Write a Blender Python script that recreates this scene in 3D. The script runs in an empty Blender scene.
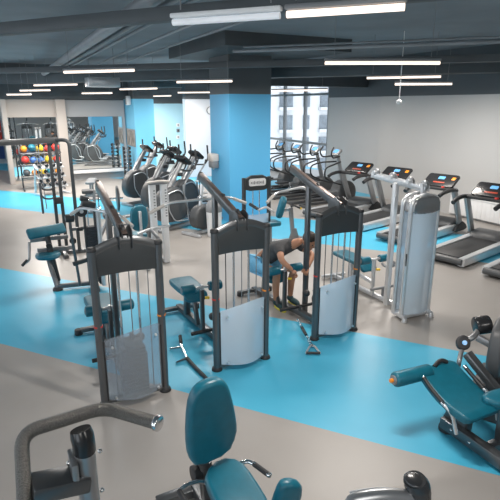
import bpy, bmesh, math, random
from mathutils import Vector, Matrix, Euler
R = math.radians
random.seed(7)
scene = bpy.context.scene
COL = scene.collection
# ---------------------------------------------------------------- materials
def mat(name, col, rough=.5, metal=0., var=.06, scale=6., bump=0., spec=None, coat=0., emit=None, estr=0.):
    m = bpy.data.materials.new(name); m.use_nodes = True
    nt = m.node_tree; N = nt.nodes; L = nt.links
    b = N['Principled BSDF']
    b.inputs['Roughness'].default_value = rough; b.inputs['Metallic'].default_value = metal
    if coat: b.inputs['Coat Weight'].default_value = coat
    if spec is not None: b.inputs['Specular IOR Level'].default_value = spec
    tc = N.new('ShaderNodeTexCoord'); nz = N.new('ShaderNodeTexNoise')
    nz.inputs['Scale'].default_value = scale; nz.inputs['Detail'].default_value = 3
    L.new(tc.outputs['Object'], nz.inputs['Vector'])
    rp = N.new('ShaderNodeValToRGB')
    rp.color_ramp.elements[0].position = .3; rp.color_ramp.elements[1].position = .7
    rp.color_ramp.elements[0].color = [c*(1-var) for c in col]+[1]
    rp.color_ramp.elements[1].color = [min(1, c*(1+var)) for c in col]+[1]
    L.new(nz.outputs['Fac'], rp.inputs['Fac']); L.new(rp.outputs['Color'], b.inputs['Base Color'])
    if bump:
        bp = N.new('ShaderNodeBump'); bp.inputs['Strength'].default_value = bump; bp.inputs['Distance'].default_value = .004
        L.new(nz.outputs['Fac'], bp.inputs['Height']); L.new(bp.outputs['Normal'], b.inputs['Normal'])
    if emit:
        b.inputs['Emission Color'].default_value = list(emit)+[1]; b.inputs['Emission Strength'].default_value = estr
    return m
M = {}
M['gun'] = mat('gunmetal_paint', (.135, .142, .148), .28, .7, .05)
M['gund'] = mat('dark_crown_paint', (.05, .056, .06), .4, .3, .05)
M['gunl'] = mat('grey_steel_paint', (.30, .31, .32), .3, .6, .05)
M['silver'] = mat('silver_paint', (.62, .64, .66), .3, .55, .04)
M['alu'] = mat('brushed_aluminium', (.66, .68, .70), .3, .6, .05, 30)
M['chrome'] = mat('polished_chrome', (.72, .73, .74), .12, 1., .02)
M['black'] = mat('black_rubber', (.022, .023, .025), .5, 0, .1, 20)
M['blackg'] = mat('black_gloss_plastic', (.02, .021, .023), .22, 0, .05)
M['dgrey'] = mat('dark_grey_plastic', (.07, .075, .08), .45, 0, .08)
M['mgrey'] = mat('mid_grey_plastic', (.2, .21, .22), .4, 0, .08)
M['teal'] = mat('teal_vinyl', (.006, .125, .185), .38, 0, .08, 14, .06)
M['stackm'] = mat('weight_stack_grey', (.035, .038, .045), .6, .1, .1)
M['white'] = mat('white_plastic', (.78, .79, .8), .4, 0, .03)
M['beige'] = mat('warm_plastic', (.58, .54, .5), .4, 0, .03)
M['wood'] = mat('dark_brown_veneer', (.05, .03, .022), .35, 0, .2, 20)
M['yellow'] = mat('yellow_plastic', (.75, .5, .03), .4, 0, .06)
M['orange'] = mat('orange_plastic', (.75, .25, .02), .4, 0, .06)
M['red'] = mat('red_plastic', (.6, .04, .03), .4, 0, .1)
M['bluep'] = mat('blue_plastic', (.06, .16, .45), .4, 0, .1)
M['screen'] = mat('lit_blue_screen', (.1, .3, .6), .2, 0, .3, 30, emit=(.25, .6, 1.), estr=.35)
M['screenr'] = mat('lit_red_display', (.3, .05, .03), .3, 0, .3, 60, emit=(1., .12, .04), estr=.12)
M['skin'] = mat('skin', (.46, .23, .14), .5, 0, .08, 9)
M['hair'] = mat('dark_hair', (.02, .014, .01), .6, 0, .2, 40)
M['shirt'] = mat('dark_grey_jersey', (.06, .062, .066), .8, 0, .12, 20)
M['shorts'] = mat('light_blue_cotton', (.2, .5, .72), .8, 0, .12, 20)
M['shoe'] = mat('teal_black_knit', (.02, .06, .07), .7, 0, .3, 40)
M['lime'] = mat('lime_sole', (.6, .55, .06), .5, 0, .1)
M['wallg'] = None

def tube_grip():
    m = mat('chequered_grey_grip', (.15, .145, .135), .3, .65, .6, 420, .9); return m
M['grip'] = tube_grip()

def frosted(name, col, t):
    m = bpy.data.materials.new(name); m.use_nodes = True
    nt = m.node_tree; N = nt.nodes; L = nt.links
    b = N['Principled BSDF']; out = N['Material Output']
    nz = N.new('ShaderNodeTexNoise'); nz.inputs['Scale'].default_value = 3
    tc = N.new('ShaderNodeTexCoord'); L.new(tc.outputs['Object'], nz.inputs['Vector'])
    rp = N.new('ShaderNodeValToRGB')
    rp.color_ramp.elements[0].color = [c*.92 for c in col]+[1]; rp.color_ramp.elements[1].color = list(col)+[1]
    L.new(nz.outputs['Fac'], rp.inputs['Fac']); L.new(rp.outputs['Color'], b.inputs['Base Color'])
    b.inputs['Roughness'].default_value = .25
    tr = N.new('ShaderNodeBsdfTransparent'); tr.inputs['Color'].default_value = (.86, .93, 1, 1)
    mx = N.new('ShaderNodeMixShader'); mx.inputs['Fac'].default_value = t
    L.new(b.outputs[0], mx.inputs[1]); L.new(tr.outputs[0], mx.inputs[2]); L.new(mx.outputs[0], out.inputs['Surface'])
    return m
M['shield'] = frosted('frosted_acrylic', (.74, .86, .95), .46)
M['shieldd'] = frosted('smoked_frosted_acrylic', (.42, .46, .49), .62)
M['shield2'] = frosted('clear_blue_acrylic', (.80, .90, .97), .42)
def glass():
    m = bpy.data.materials.new('window_glass'); m.use_nodes = True
    nt = m.node_tree; N = nt.nodes; L = nt.links; N.remove(N['Principled BSDF'])
    tr = N.new('ShaderNodeBsdfTransparent'); tr.inputs['Color'].default_value = (.96, .98, 1, 1)
    gl = N.new('ShaderNodeBsdfGlossy'); gl.inputs['Roughness'].default_value = .02
    mx = N.new('ShaderNodeMixShader'); mx.inputs['Fac'].default_value = .05
    L.new(tr.outputs[0], mx.inputs[1]); L.new(gl.outputs[0], mx.inputs[2]); L.new(mx.outputs[0], N['Material Output'].inputs['Surface'])
    return m
M['glass'] = glass()
M['mirror'] = mat('mirror_silver', (.86, .9, .9), .015, 1., .005)

def floor_mat():
    m = bpy.data.materials.new('poured_floor_with_blue_bands'); m.use_nodes = True
    nt = m.node_tree; N = nt.nodes; L = nt.links; b = N['Principled BSDF']
    tc = N.new('ShaderNodeTexCoord'); sp = N.new('ShaderNodeSeparateXYZ'); L.new(tc.outputs['Object'], sp.inputs[0])
    def math_(op, a, bb):
        n = N.new('ShaderNodeMath'); n.operation = op
        for i, s in enumerate((a, bb)):
            if isinstance(s, (int, float)): n.inputs[i].default_value = s
            else: L.new(s, n.inputs[i])
        return n.outputs[0]
    t = math_('ADD', sp.outputs['Y'], math_('MULTIPLY', sp.outputs['X'], 1.25))
    t = math_('ADD', t, 9.28*4-5.86)
    w = math_('MODULO', t, 9.28)
    band = math_('LESS_THAN', w, 3.24)
    nz = N.new('ShaderNodeTexNoise'); nz.inputs['Scale'].default_value = .9; nz.inputs['Detail'].default_value = 6
    L.new(tc.outputs['Object'], nz.inputs['Vector'])
    def ramp(c0, c1):
        rp = N.new('ShaderNodeValToRGB'); rp.color_ramp.elements[0].position = .3; rp.color_ramp.elements[1].position = .7
        rp.color_ramp.elements[0].color = list(c0)+[1]; rp.color_ramp.elements[1].color = list(c1)+[1]
        L.new(nz.outputs['Fac'], rp.inputs['Fac']); return rp.outputs[0]
    g = ramp((.325, .308, .29), (.375, .356, .338)); bl = ramp((.055, .40, .60), (.085, .47, .68))
    mx = N.new('ShaderNodeMix'); mx.data_type = 'RGBA'
    L.new(band, mx.inputs['Factor']); L.new(g, mx.inputs[6]); L.new(bl, mx.inputs[7])
    L.new(mx.outputs[2], b.inputs['Base Color'])
    b.inputs['Roughness'].default_value = .34; b.inputs['Specular IOR Level'].default_value = .4
    return m
def wall_mat(name, low, up=(.085, .097, .106), z=2.93, rough=.6):
    m = bpy.data.materials.new(name); m.use_nodes = True
    nt = m.node_tree; N = nt.nodes; L = nt.links; b = N['Principled BSDF']
    g = N.new('ShaderNodeNewGeometry'); sp = N.new('ShaderNodeSeparateXYZ'); L.new(g.outputs['Position'], sp.inputs[0])
    th = N.new('ShaderNodeMath'); th.operation = 'GREATER_THAN'; th.inputs[1].default_value = z
    L.new(sp.outputs['Z'], th.inputs[0])
    nz = N.new('ShaderNodeTexNoise'); nz.inputs['Scale'].default_value = 1.3; nz.inputs['Detail'].default_value = 4
    L.new(g.outputs['Position'], nz.inputs['Vector'])
    rp = N.new('ShaderNodeValToRGB'); rp.color_ramp.elements[0].color = [c*.94 for c in low]+[1]; rp.color_ramp.elements[1].color = list(low)+[1]
    L.new(nz.outputs['Fac'], rp.inputs['Fac'])
    mx = N.new('ShaderNodeMix'); mx.data_type = 'RGBA'
    L.new(th.outputs[0], mx.inputs['Factor']); L.new(rp.outputs[0], mx.inputs[6]); mx.inputs[7].default_value = list(up)+[1]
    L.new(mx.outputs[2], b.inputs['Base Color']); b.inputs['Roughness'].default_value = rough
    return m
# ---------------------------------------------------------------- mesh builder
def V(*a): return Vector(a)
def frame_of(d):
    d = d.normalized(); up = V(0, 0, 1) if abs(d.z) < .95 else V(0, 1, 0)
    x = up.cross(d).normalized(); y = d.cross(x).normalized()
    return x, y
class MB:
    def __init__(s): s.b = bmesh.new()
    def _add(s, tmp):
        me = bpy.data.meshes.new('t'); tmp.to_mesh(me); tmp.free(); s.b.from_mesh(me); bpy.data.meshes.remove(me); return s
    def box(s, c, sz, rot=None, bev=.006, seg=2):
        t = bmesh.new(); bmesh.ops.create_cube(t, size=1)
        for v in t.verts: v.co = V(v.co.x*sz[0], v.co.y*sz[1], v.co.z*sz[2])
        if bev: bmesh.ops.bevel(t, geom=t.edges[:], offset=min(bev, min(sz)*.45), segments=seg, affect='EDGES', profile=.5)
        mtx = Matrix.Translation(V(*c)) @ (rot if rot is not None else Matrix.Identity(4))
        bmesh.ops.transform(t, matrix=mtx, verts=t.verts); return s._add(t)
    def beam(s, p0, p1, w, h, bev=.008, roll=0.):
        p0, p1 = V(*p0), V(*p1); d = p1-p0; x, y = frame_of(d); z = d.normalized()
        m = Matrix((x, y, z)).transposed().to_4x4() @ Matrix.Rotation(roll, 4, 'Z')
        return s.box((p0+p1)/2, (w, h, d.length), m, bev)
    def cyl(s, p0, p1, r, r2=None, seg=20, bev=0.):
        p0, p1 = V(*p0), V(*p1); d = p1-p0; t = bmesh.new()
        bmesh.ops.create_cone(t, cap_ends=True, segments=seg, radius1=r, radius2=r if r2 is None else r2, depth=d.length)
        if bev:
            ed = [e for e in t.edges if len(e.link_faces) == 2 and any(len(f.verts) > 4 for f in e.link_faces)]
            bmesh.ops.bevel(t, geom=ed, offset=bev, segments=3, affect='EDGES', profile=.5)
        x, y = frame_of(d); m = Matrix((x, y, d.normalized())).transposed().to_4x4()
        bmesh.ops.transform(t, matrix=Matrix.Translation((p0+p1)/2) @ m, verts=t.verts); return s._add(t)
    def tube(s, pts, r, seg=10, fil=.06, n=5, sy=1.):
        P = [V(*p) for p in pts]; out = [P[0]]
        for i in range(1, len(P)-1):
            a, b, c = P[i-1], P[i], P[i+1]; u = (a-b); w = (c-b)
            f = min(fil, u.length*.45, w.length*.45); u = b+u.normalized()*f; w = b+w.normalized()*f
            for k in range(n+1):
                q = k/n; out.append(u*(1-q)**2+b*2*q*(1-q)+w*q*q)
        out.append(P[-1]); t = bmesh.new(); rings = []
        x = None
        for i, p in enumerate(out):
            d = (out[min(i+1, len(out)-1)]-out[max(i-1, 0)]).normalized()
            if x is None: x, y = frame_of(d)
            else:
                x = (x-d*x.dot(d)).normalized(); y = d.cross(x).normalized()
            rr = r[i*(len(r)-1)//max(1, len(out)-1)] if isinstance(r, (list, tuple)) else r
            rings.append([t.verts.new(p+x*math.cos(2*math.pi*k/seg)*rr+y*math.sin(2*math.pi*k/seg)*rr*sy) for k in range(seg)])
        for a, b in zip(rings, rings[1:]):
            for k in range(seg): t.faces.new((a[k], a[(k+1) % seg], b[(k+1) % seg], b[k]))
        t.faces.new(rings[0][::-1]); t.faces.new(rings[-1])
        bmesh.ops.recalc_face_normals(t, faces=t.faces[:]); return s._add(t)
    def ball(s, c, r, seg=16):
        t = bmesh.new(); bmesh.ops.create_uvsphere(t, u_segments=seg, v_segments=max(6, seg//2+2), radius=1)
        r = (r, r, r) if isinstance(r, (int, float)) else r
        for v in t.verts: v.co = V(v.co.x*r[0]+c[0], v.co.y*r[1]+c[1], v.co.z*r[2]+c[2])
        return s._add(t)
    def prism(s, outline, th, o=(0, 0, 0), ux=(1, 0, 0), uy=(0, 1, 0), bev=.01, seg=3):
        """a flat outline (in ux, uy) thickened by th along ux x uy, centred"""
        ux, uy, o = V(*ux).normalized(), V(*uy).normalized(), V(*o); n = ux.cross(uy).normalized(); t = bmesh.new()
        lo = [t.verts.new(o+ux*a+uy*b-n*th/2) for a, b in outline]; hi = [t.verts.new(o+ux*a+uy*b+n*th/2) for a, b in outline]
        k = len(lo); f0 = t.faces.new(lo[::-1]); f1 = t.faces.new(hi)
        for i in range(k): t.faces.new((lo[i], lo[(i+1) % k], hi[(i+1) % k], hi[i]))
        bmesh.ops.recalc_face_normals(t, faces=t.faces[:])
        if bev:
            ed = list({e for f in (f0, f1) for e in f.edges})
            bmesh.ops.bevel(t, geom=ed, offset=min(bev, th*.45), segments=seg, affect='EDGES', profile=.5)
        return s._add(t)
    def lathe(s, prof, c=(0, 0, 0), seg=24):
        t = bmesh.new(); rings = []
        for r, z in prof: rings.append([t.verts.new((c[0]+r*math.cos(2*math.pi*k/seg), c[1]+r*math.sin(2*math.pi*k/seg), c[2]+z)) for k in range(seg)])
        for a, b in zip(rings, rings[1:]):
            for k in range(seg): t.faces.new((a[k], a[(k+1) % seg], b[(k+1) % seg], b[k]))
        t.faces.new(rings[0][::-1]); t.faces.new(rings[-1]); bmesh.ops.recalc_face_normals(t, faces=t.faces[:]); return s._add(t)
    def torus(s, c, R_, r, ax='Z', seg=24, s2=8):
        t = bmesh.new(); rings = []
        for i in range(seg):
            a = 2*math.pi*i/seg; rg = []
            for k in range(s2):
                b = 2*math.pi*k/s2; q = (R_+r*math.cos(b)); p = V(q*math.cos(a), q*math.sin(a), r*math.sin(b))
                if ax == 'X': p = V(p.z, p.x, p.y)
                if ax == 'Y': p = V(p.x, p.z, p.y)
                rg.append(t.verts.new(p+V(*c)))
            rings.append(rg)
        for i in range(seg):
            a, b = rings[i], rings[(i+1) % seg]
            for k in range(s2): t.faces.new((a[k], a[(k+1) % s2], b[(k+1) % s2], b[k]))
        bmesh.ops.recalc_face_normals(t, faces=t.faces[:]); return s._add(t)
    def sheet(s, fn, nu, nv, th=.006):
        t = bmesh.new(); g = [[t.verts.new(fn(i/nu, j/nv)) for j in range(nv+1)] for i in range(nu+1)]
        for i in range(nu):
            for j in range(nv): t.faces.new((g[i][j], g[i+1][j], g[i+1][j+1], g[i][j+1]))
        bmesh.ops.recalc_face_normals(t, faces=t.faces[:])
        if th: bmesh.ops.solidify(t, geom=t.faces[:], thickness=th)
        return s._add(t)
    def xf(s, m): bmesh.ops.transform(s.b, matrix=m, verts=s.b.verts); return s
    def build(s, name, m, parent=None, ang=38):
        me = bpy.data.meshes.new(name); s.b.to_mesh(me); s.b.free()
        me.materials.append(M[m] if isinstance(m, str) else m)
        me.polygons.foreach_set('use_smooth', [True]*len(me.polygons)); me.set_sharp_from_angle(angle=R(ang))
        o = bpy.data.objects.new(name, me); COL.objects.link(o)
        if parent: o.parent = parent
        return o
def tag(o, label=None, cat=None, group=None, kind=None):
    for k, v in (('label', label), ('category', cat), ('group', group), ('kind', kind)):
        if v: o[k] = v
    return o
def thing(name, label, cat, loc=(0, 0, 0), rz=0., group=None):
    o = bpy.data.objects.new(name, None); COL.objects.link(o); o.location = loc; o.rotation_euler = (0, 0, rz)
    o.empty_display_size = .2
    return tag(o, label, cat, group)
KIDS = {}
def dup(root, loc, rz, label):
    def cp(o, par):
        c = o.copy(); COL.objects.link(c)
        if par: c.parent = par
        for ch in [q for q in bpy.data.objects if q.parent == o]: cp(ch, c)
        return c
    r = cp(root, None); r.location = loc; r.rotation_euler = (0, 0, rz); r['label'] = label
    return r
def rrect(w, h, r, n=5):
    out = []
    for cx, cy, a0 in ((w/2-r, h/2-r, 0), (-w/2+r, h/2-r, 90), (-w/2+r, -h/2+r, 180), (w/2-r, -h/2+r, 270)):
        for k in range(n+1):
            a = R(a0+90*k/n); out.append((cx+r*math.cos(a), cy+r*math.sin(a)))
    return out
def smooth_outline(pts, it=2):
    for _ in range(it):
        q = []
        for i, p in enumerate(pts):
            n = pts[(i+1) % len(pts)]
            q += [(.75*p[0]+.25*n[0], .75*p[1]+.25*n[1]), (.25*p[0]+.75*n[0], .25*p[1]+.75*n[1])]
        pts = q
    return pts
# camera (room axes; the lens looks 27 degrees to the right of the room's depth axis, 16 degrees down, from a gallery)
CAMH, PITCH, YAW = 2.7, R(16.2), R(27)
def at(u, v, z=0.):
    """room point at height z seen at pixel u, v of the photograph"""
    a = (u-250)/500; b = (250-v)/500
    x = a; y = math.cos(PITCH)+b*math.sin(PITCH); t = (z-CAMH)/(-math.sin(PITCH)+b*math.cos(PITCH)); x *= t; y *= t
    return (x*math.cos(YAW)+y*math.sin(YAW), -x*math.sin(YAW)+y*math.cos(YAW), z)
cam = bpy.data.cameras.new('camera'); co = bpy.data.objects.new('camera', cam); COL.objects.link(co)
cam.sensor_width = 36; cam.lens = 36; cam.clip_end = 300
co.location = (0, 0, CAMH); co.rotation_euler = (R(90)-PITCH, 0, -YAW); scene.camera = co
# ---------------------------------------------------------------- the setting
def struct(name, mb, m, parent=None):
    o = mb.build(name, m, parent)
    if not parent: o['kind'] = 'structure'
    return o
HC = 4.0
ceilm = mat('dark_grey_ceiling_paint', (.19, .22, .245), .75, 0, .1, 1.2)
beamm = mat('dark_beam_paint', (.07, .082, .09), .6, .1, .1, 2)
pipem = mat('grey_pipe_paint', (.24, .26, .28), .5, .2, .1, 3)
wg = wall_mat('grey_wall_paint', (.46, .46, .46)); wg2 = wall_mat('lighter_grey_wall_paint', (.47, .47, .465))
wbeige = wall_mat('beige_wall_paint', (.54, .49, .45), z=2.88); wgb = wall_mat('cool_grey_wall_paint', (.37, .39, .41), z=2.86)
wblue = wall_mat('blue_pillar_paint', (.10, .42, .70)); wlblue = wall_mat('pale_blue_wall_paint', (.42, .70, .82), z=2.75)
wwhite = wall_mat('white_wall_paint', (.74, .76, .80), z=2.9); wlb2 = wall_mat('light_blue_pillar_paint', (.16, .52, .76), z=2.9)
struct('floor', MB().box((3.2, 10.5, -.05), (19, 37, .1), bev=0), floor_mat())
struct('ceiling', MB().box((3.2, 10.5, HC+.05), (19, 37, .1), bev=0), ceilm)
# right wall, its window and the rear stretch
RX = 10.3
struct('wall_right', MB().box((RX+.1, 3.4, 2), (.2, 16.8, 4), bev=0), wg2)
struct('wall_right_rear', MB().box((RX+.18, 13.15, 2), (.2, 2.7, 4), bev=0).box((RX+.18, 24.2, 2), (.2, 9.5, 4), bev=0)
       .box((RX+.18, 17.0, 3.85), (.2, 5.1, .3), bev=0), wg)
struct('trim_1', MB().box((RX+.07, 11.8, 2), (.10, .05, 4), bev=0), wg)
w = MB()
for y in (14.55, 16.05, 17.5, 18.95): w.box((RX+.16, y, 1.85), (.12, .09, 3.7), bev=.01)
for z in (.06, 1.36, 3.05, 3.66): w.box((RX+.16, 17.0, z), (.11, 4.9, .08), bev=.01)
wf = struct('window_1', w, 'mgrey')
MB().prism([(14.55, .1), (18.95, .1), (18.95, 3.64), (14.55, 3.64)], .0, (RX+.2, 0, 0), (0, 1, 0), (0, 0, 1), 0).build('pane', 'glass', wf)
# back wall on the left with its mirrors
BY = 19.5
struct('wall_back_left', MB().box((1.45, BY+.15, 2), (2.0, .2, 4), bev=0), wbeige)
struct('wall_back_middle', MB().box((3.55, BY+.15, 2), (2.2, .2, 4), bev=0), wgb)
struct('trim_2', MB().box((2.37, BY+.0, 2), (.32, .32, 4), bev=.01), wbeige)
struct('trim_3', MB().box((.55, BY+.02, 2), (.16, .3, 4), bev=.01), wbeige)
tag(MB().box((1.42, BY+.03, 1.2), (1.58, .03, 2.16), bev=0).build('wall_mirror', 'mirror'), 'tall wall mirror in the beige wall behind the ball rack', 'mirror')
mr = thing('wall_mirror', 'wide wall mirror reflecting the ellipticals beside the grey wall', 'mirror', (3.55, BY+.03, .4))
MB().box((0, 0, .94), (1.96, .03, 1.88), bev=0).build('mirror_glass', 'mirror', mr)
MB().box((0, -.1, -.09), (2.0, .22, .10), bev=.01).build('ledge', 'white', mr)
# pillars and the recess between them
p1 = struct('pillar', MB().box((5.05, 19.0, 2), (.72, 1.5, 4), bev=0).xf(Matrix.Identity(4)), wlb2)
p2 = struct('pillar', MB().box((5.36, 11.05, 2), (1.06, 1.1, 4), bev=0), wblue)
struct('wall_recess', MB().box((6.6, 23.0, 2), (5.2, .2, 4), bev=0), wlblue)
struct('wall_back_right', MB().box((7.9, 18.5, 2), (2.5, .3, 4), bev=0), wwhite)
struct('wall_back_far', MB().box((-2.2, 27, 2), (10, .2, 4), bev=0), wgb)
struct('wall_behind', MB().box((3.2, -5.5, 2), (19, .2, 4), bev=0), wg)
wl = MB().box((-5.2, 10.5, .3), (.2, 33, .6), bev=0).box((-5.2, 10.5, 3.6), (.2, 33, .8), bev=0)
for y in (-5, 0, 5, 10, 15, 20, 26): wl.box((-5.2, y, 2), (.2, .9, 4), bev=0)
struct('wall_left', wl, wg)
# ceiling: drop panel over the pillar, beams, pipes
struct('trim_4', MB().box((5.5, 10.6, 3.875), (2.88, 3.26, .25), bev=0), beamm)
def dir_beam(u0, v0, u1, v1, z, wd, h, ext=0.):
    a, b = V(*at(u0, v0, z)), V(*at(u1, v1, z)); d = (b-a).normalized(); return MB().beam(a-d*ext, b+d*ext, wd, h, .004)
struct('trim_5', MB().beam((-3, 10.4, 3.45), (8.5, -4.55, 3.45), .14, .11, .004), beamm)
struct('trim_6', MB().beam((-3.0, 16.9, 3.45), (10.15, 3.6, 3.45), .16, .12, .004), beamm)
struct('trim_7', MB().beam((-4.6, 25.6, 3.5), (9.9, 7.4, 3.5), .5, .3, .004), beamm)
struct('trim_8', MB().beam((-4.6, 33.9, 3.5), (9.9, 15.8, 3.5), .5, .3, .004), beamm)
struct('trim_9', MB().tube([(1.28, -3, 3.62), (1.75, 18, 3.62)], .075), pipem)
struct('trim_10', MB().tube([(1.62, -3, 3.70), (2.1, 18, 3.70)], .035), pipem)
struct('trim_11', MB().tube([(1.80, -3, 3.70), (2.28, 18, 3.70)], .025), pipem)
struct('trim_12', MB().tube([(2.20, -3, 3.68), (2.75, 17, 3.68)], .022), pipem)
struct('trim_13', MB().tube([(2.95, -3, 3.75), (3.4, 17, 3.75)], .018), pipem)
struct('trim_14', MB().tube([(4.0, 8.5, 3.6), (10.2, 2.0, 3.6)], .03), pipem)
struct('trim_15', MB().tube([(4.3, 8.7, 3.7), (10.2, 2.5, 3.7)], .018), pipem)
struct('trim_16', MB().box((8.6, 12.6, 3.45), (3.4, .35, .5), bev=0), beamm)
# fascia where the dark ceiling steps down at the back
struct('trim_17', MB().box((2.0, BY-.35, 3.45), (5.8, .4, 1.1), bev=0), beamm)
# lights: tubes hung along the bands
def tube_light(name, label, a, b, on=True):
    a, b = V(*a), V(*b); c = (a+b)/2; d = b-a; ln = d.length
    t = thing(name, label, 'light', c, math.atan2(d.y, d.x), 'hanging tube lights')
    MB().box((0, 0, .026), (ln+.02, .055, .028), bev=.008).build('housing', 'white' if not on else 'mgrey', t)
    MB().cyl((-ln/2, 0, -.012), (ln/2, 0, -.012), .020, seg=12).build('tube', 'tubeon' if on else 'tubeoff', t)
    for s in (-.42, .42): MB().cyl((ln*s, 0, .06), (ln*s, 0, HC-c.z), .004, seg=6).build('cable', 'mgrey', t)
    if on:
        l = bpy.data.lights.new('tube_glow', 'AREA'); l.shape = 'RECTANGLE'; l.size = ln; l.size_y = .08; l.energy = TUBE_W*(1 if (c.x**2+c.y**2)**.5 < 11 else (3.5 if 'recess' in label else 1.15)); l.color = (1, .93, .86)
        lo = bpy.data.objects.new('tube_glow', l); COL.objects.link(lo); lo.parent = t; lo.location = (0, 0, -.05)
    return t
TUBE_W = 75
M['tubeon'] = mat('lit_tube', (.9, .85, .8), .5, emit=(1, .80, .66), estr=1.45)
M['tubeoff'] = mat('unlit_tube_faint_glow', (.75, .77, .8), .4, emit=(.9, .95, 1), estr=.25)  # fixture is off; faint emission added to brighten its white
Z1 = 3.22
LT = [((287, 12.4), (405, 4.5), 'lit tube light at the top edge, the one nearest the camera', True),
      ((173, 20.5), (280, 13.2), 'unlit white strip fixture at the top edge in line with a lit tube', False),
      ((325, 62), (440, 62), 'longest lit tube light of the three over the treadmills', True),
      ((367, 77.5), (441, 76), 'middle lit tube light of the three over the treadmills', True),
      ((395, 83.7), (452, 83.4), 'shortest lit tube light of the three over the treadmills', True),
      ((64, 71.5), (134, 69.5), 'big lit tube light in front of the ceiling unit, nearest of the left row', True),
      ((34, 85), (77, 84), 'second nearest lit tube of the row running over the ball rack', True),
      ((20, 90.3), (50, 89.8), 'third lit tube of the row running over the ball rack', True),
      ((7, 94.3), (31, 94), 'farthest lit tube of the row running over the ball rack', True),
      ((120, 89), (157, 88), 'lit tube light hanging before the light blue pillar', True),
      ((82, 93), (112, 92.7), 'short lit tube light hanging over the mirror with the ellipticals', True),
      ((177, 81.5), (232, 80.5), 'lit tube light just left of the wide blue pillar, the nearer one', True),
      ((178, 92.3), (210, 92), 'lit tube light just left of the wide blue pillar, the farther one', True),
      ((272, 90.5), (327, 89.5), 'lit tube light hanging in front of the window', True)]
LT.append(((149, 96), (171, 95.5), 'short lit tube light deep in the recess beside the white wall', True))
ZL = [3.22, 3.22, 3.22, 3.22, 3.12, 3.22, 3.22, 3.12, 3.0, 3.15, 3.06, 3.14, 3.12, 3.08, 3.05]
for (a, b, lab, on), z in zip(LT, ZL): tube_light('tube_light', lab, at(*a, z), at(*b, z), on)
# ceiling unit, hanging sensor, wall things
c = V(*at(103, 88.5, 3.08)); t = thing('ceiling_unit', 'metal air unit hung below the dark ceiling behind the left tube lights', 'air unit', c, R(0))
MB().box((0, 0, .14), (.75, .5, .22), bev=.02).build('casing', 'alu', t); MB().box((0, -.26, .14), (.6, .03, .14), bev=.004).build('outlet', 'alu', t)
for s in (-.3, .3): MB().cyl((s, 0, .25), (s, 0, HC-c.z), .008, seg=6).build('rod', 'mgrey', t)
c = V(*at(399, 102, 2.75)); t = thing('hanging_sensor', 'small white sensor on a thin rod hanging beside the right tube lights', 'sensor', c)
MB().cyl((0, 0, .03), (0, 0, HC-c.z), .008, seg=8).build('rod', 'white', t); MB().lathe([(.02, .04), (.05, .02), (.05, -.02), (.02, -.04)]).build('sensor_head', 'white', t)
def on_plane(u, v, axis, val):
    z = 2.7
    lo, hi = -0.5, 3.95
    # walk along the viewing ray to the plane
    a = (u-250)/500; b = (250-v)/500
    x = a; y = math.cos(PITCH)+b*math.sin(PITCH); dz = -math.sin(PITCH)+b*math.cos(PITCH)
    d = V(x*math.cos(YAW)+y*math.sin(YAW), -x*math.sin(YAW)+y*math.cos(YAW), dz); k = val/d[axis]
    return V(0, 0, 2.7)+d*k
c = on_plane(210, 110.5, 1, 18.34); t = thing('wall_clock', 'round white wall clock high on the white wall', 'clock', c)
MB().cyl((0, 0, 0), (0, -.05, 0), .15, seg=32, bev=.01).build('clock_case', 'mgrey', t); MB().cyl((0, -.045, 0), (0, -.055, 0), .125, seg=32).build('clock_face', 'white', t)
MB().box((0, -.06, .04), (.012, .006, .1), bev=0).box((.03, -.06, 0), (.07, .006, .012), bev=0).build('hand', 'black', t)
c = on_plane(130.5, 100.5, 0, 4.68); t = thing('wall_speaker', 'small white speaker high on the side of the light blue pillar', 'speaker', c)
MB().box((-.09, 0, 0), (.16, .22, .32), bev=.04).build('speaker_case', 'white', t); MB().box((-.172, 0, 0), (.01, .16, .26), bev=.004).build('speaker_grille', 'mgrey', t)
c = on_plane(131.5, 137.5, 0, 4.68); t = thing('notice_board', 'dark framed photo panel on the side of the light blue pillar', 'panel', c)
MB().box((-.02, 0, 0), (.03, 1.15, .62), bev=.005).build('panel_frame', 'mgrey', t); MB().box((-.037, 0, 0), (.008, 1.05, .52), bev=0).build('panel_picture', mat('grey_photo_print', (.22, .2, .18), .4, 0, .7, 5), t)
for v, nm, lab in ((125, 'light_switch', 'upper small switch plate on the pale blue recess wall'), (130.5, 'light_switch', 'middle dark switch plate on the pale blue recess wall'), (137, 'light_switch', 'lower small switch plate on the pale blue recess wall')):
    c = on_plane(178, v, 1, 22.88); o = thing(nm, lab, 'switch', c, 0, 'switch plates on the recess wall')
    MB().box((0, -.01, 0), (.15, .03, .15), bev=.01).build('plate', 'mgrey' if v == 130.5 else 'white', o); MB().box((0, -.028, 0), (.07, .01, .08), bev=.003).build('button', 'black' if v == 130.5 else 'mgrey', o)
c = on_plane(217, 161, 0, 4.83); t = thing('paper_dispenser', 'white paper towel dispenser mounted on the wide blue pillar', 'dispenser', c)
MB().box((-.1, 0, .09), (.19, .30, .19), bev=.035).build('cover', 'beige', t); MB().box((-.09, 0, -.08), (.17, .28, .16), bev=.03).build('window_panel', 'mgrey', t)
MB().cyl((-.09, 0, -.16), (-.09, 0, -.2), .03, .012).build('spout', 'white', t)
t = thing('radiator', 'low white radiator along the grey wall behind the treadmills', 'radiator', (RX-.06, 7.3, .06))
rb = MB()
for k in range(26): rb.box((0, -1.5+k*.12, .22), (.07, .118, .44), bev=.006)
rb.build('panel', 'white', t); MB().box((-.005, 0, .45), (.1, 3.1, .02), bev=.004).build('grille', 'white', t)
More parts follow.
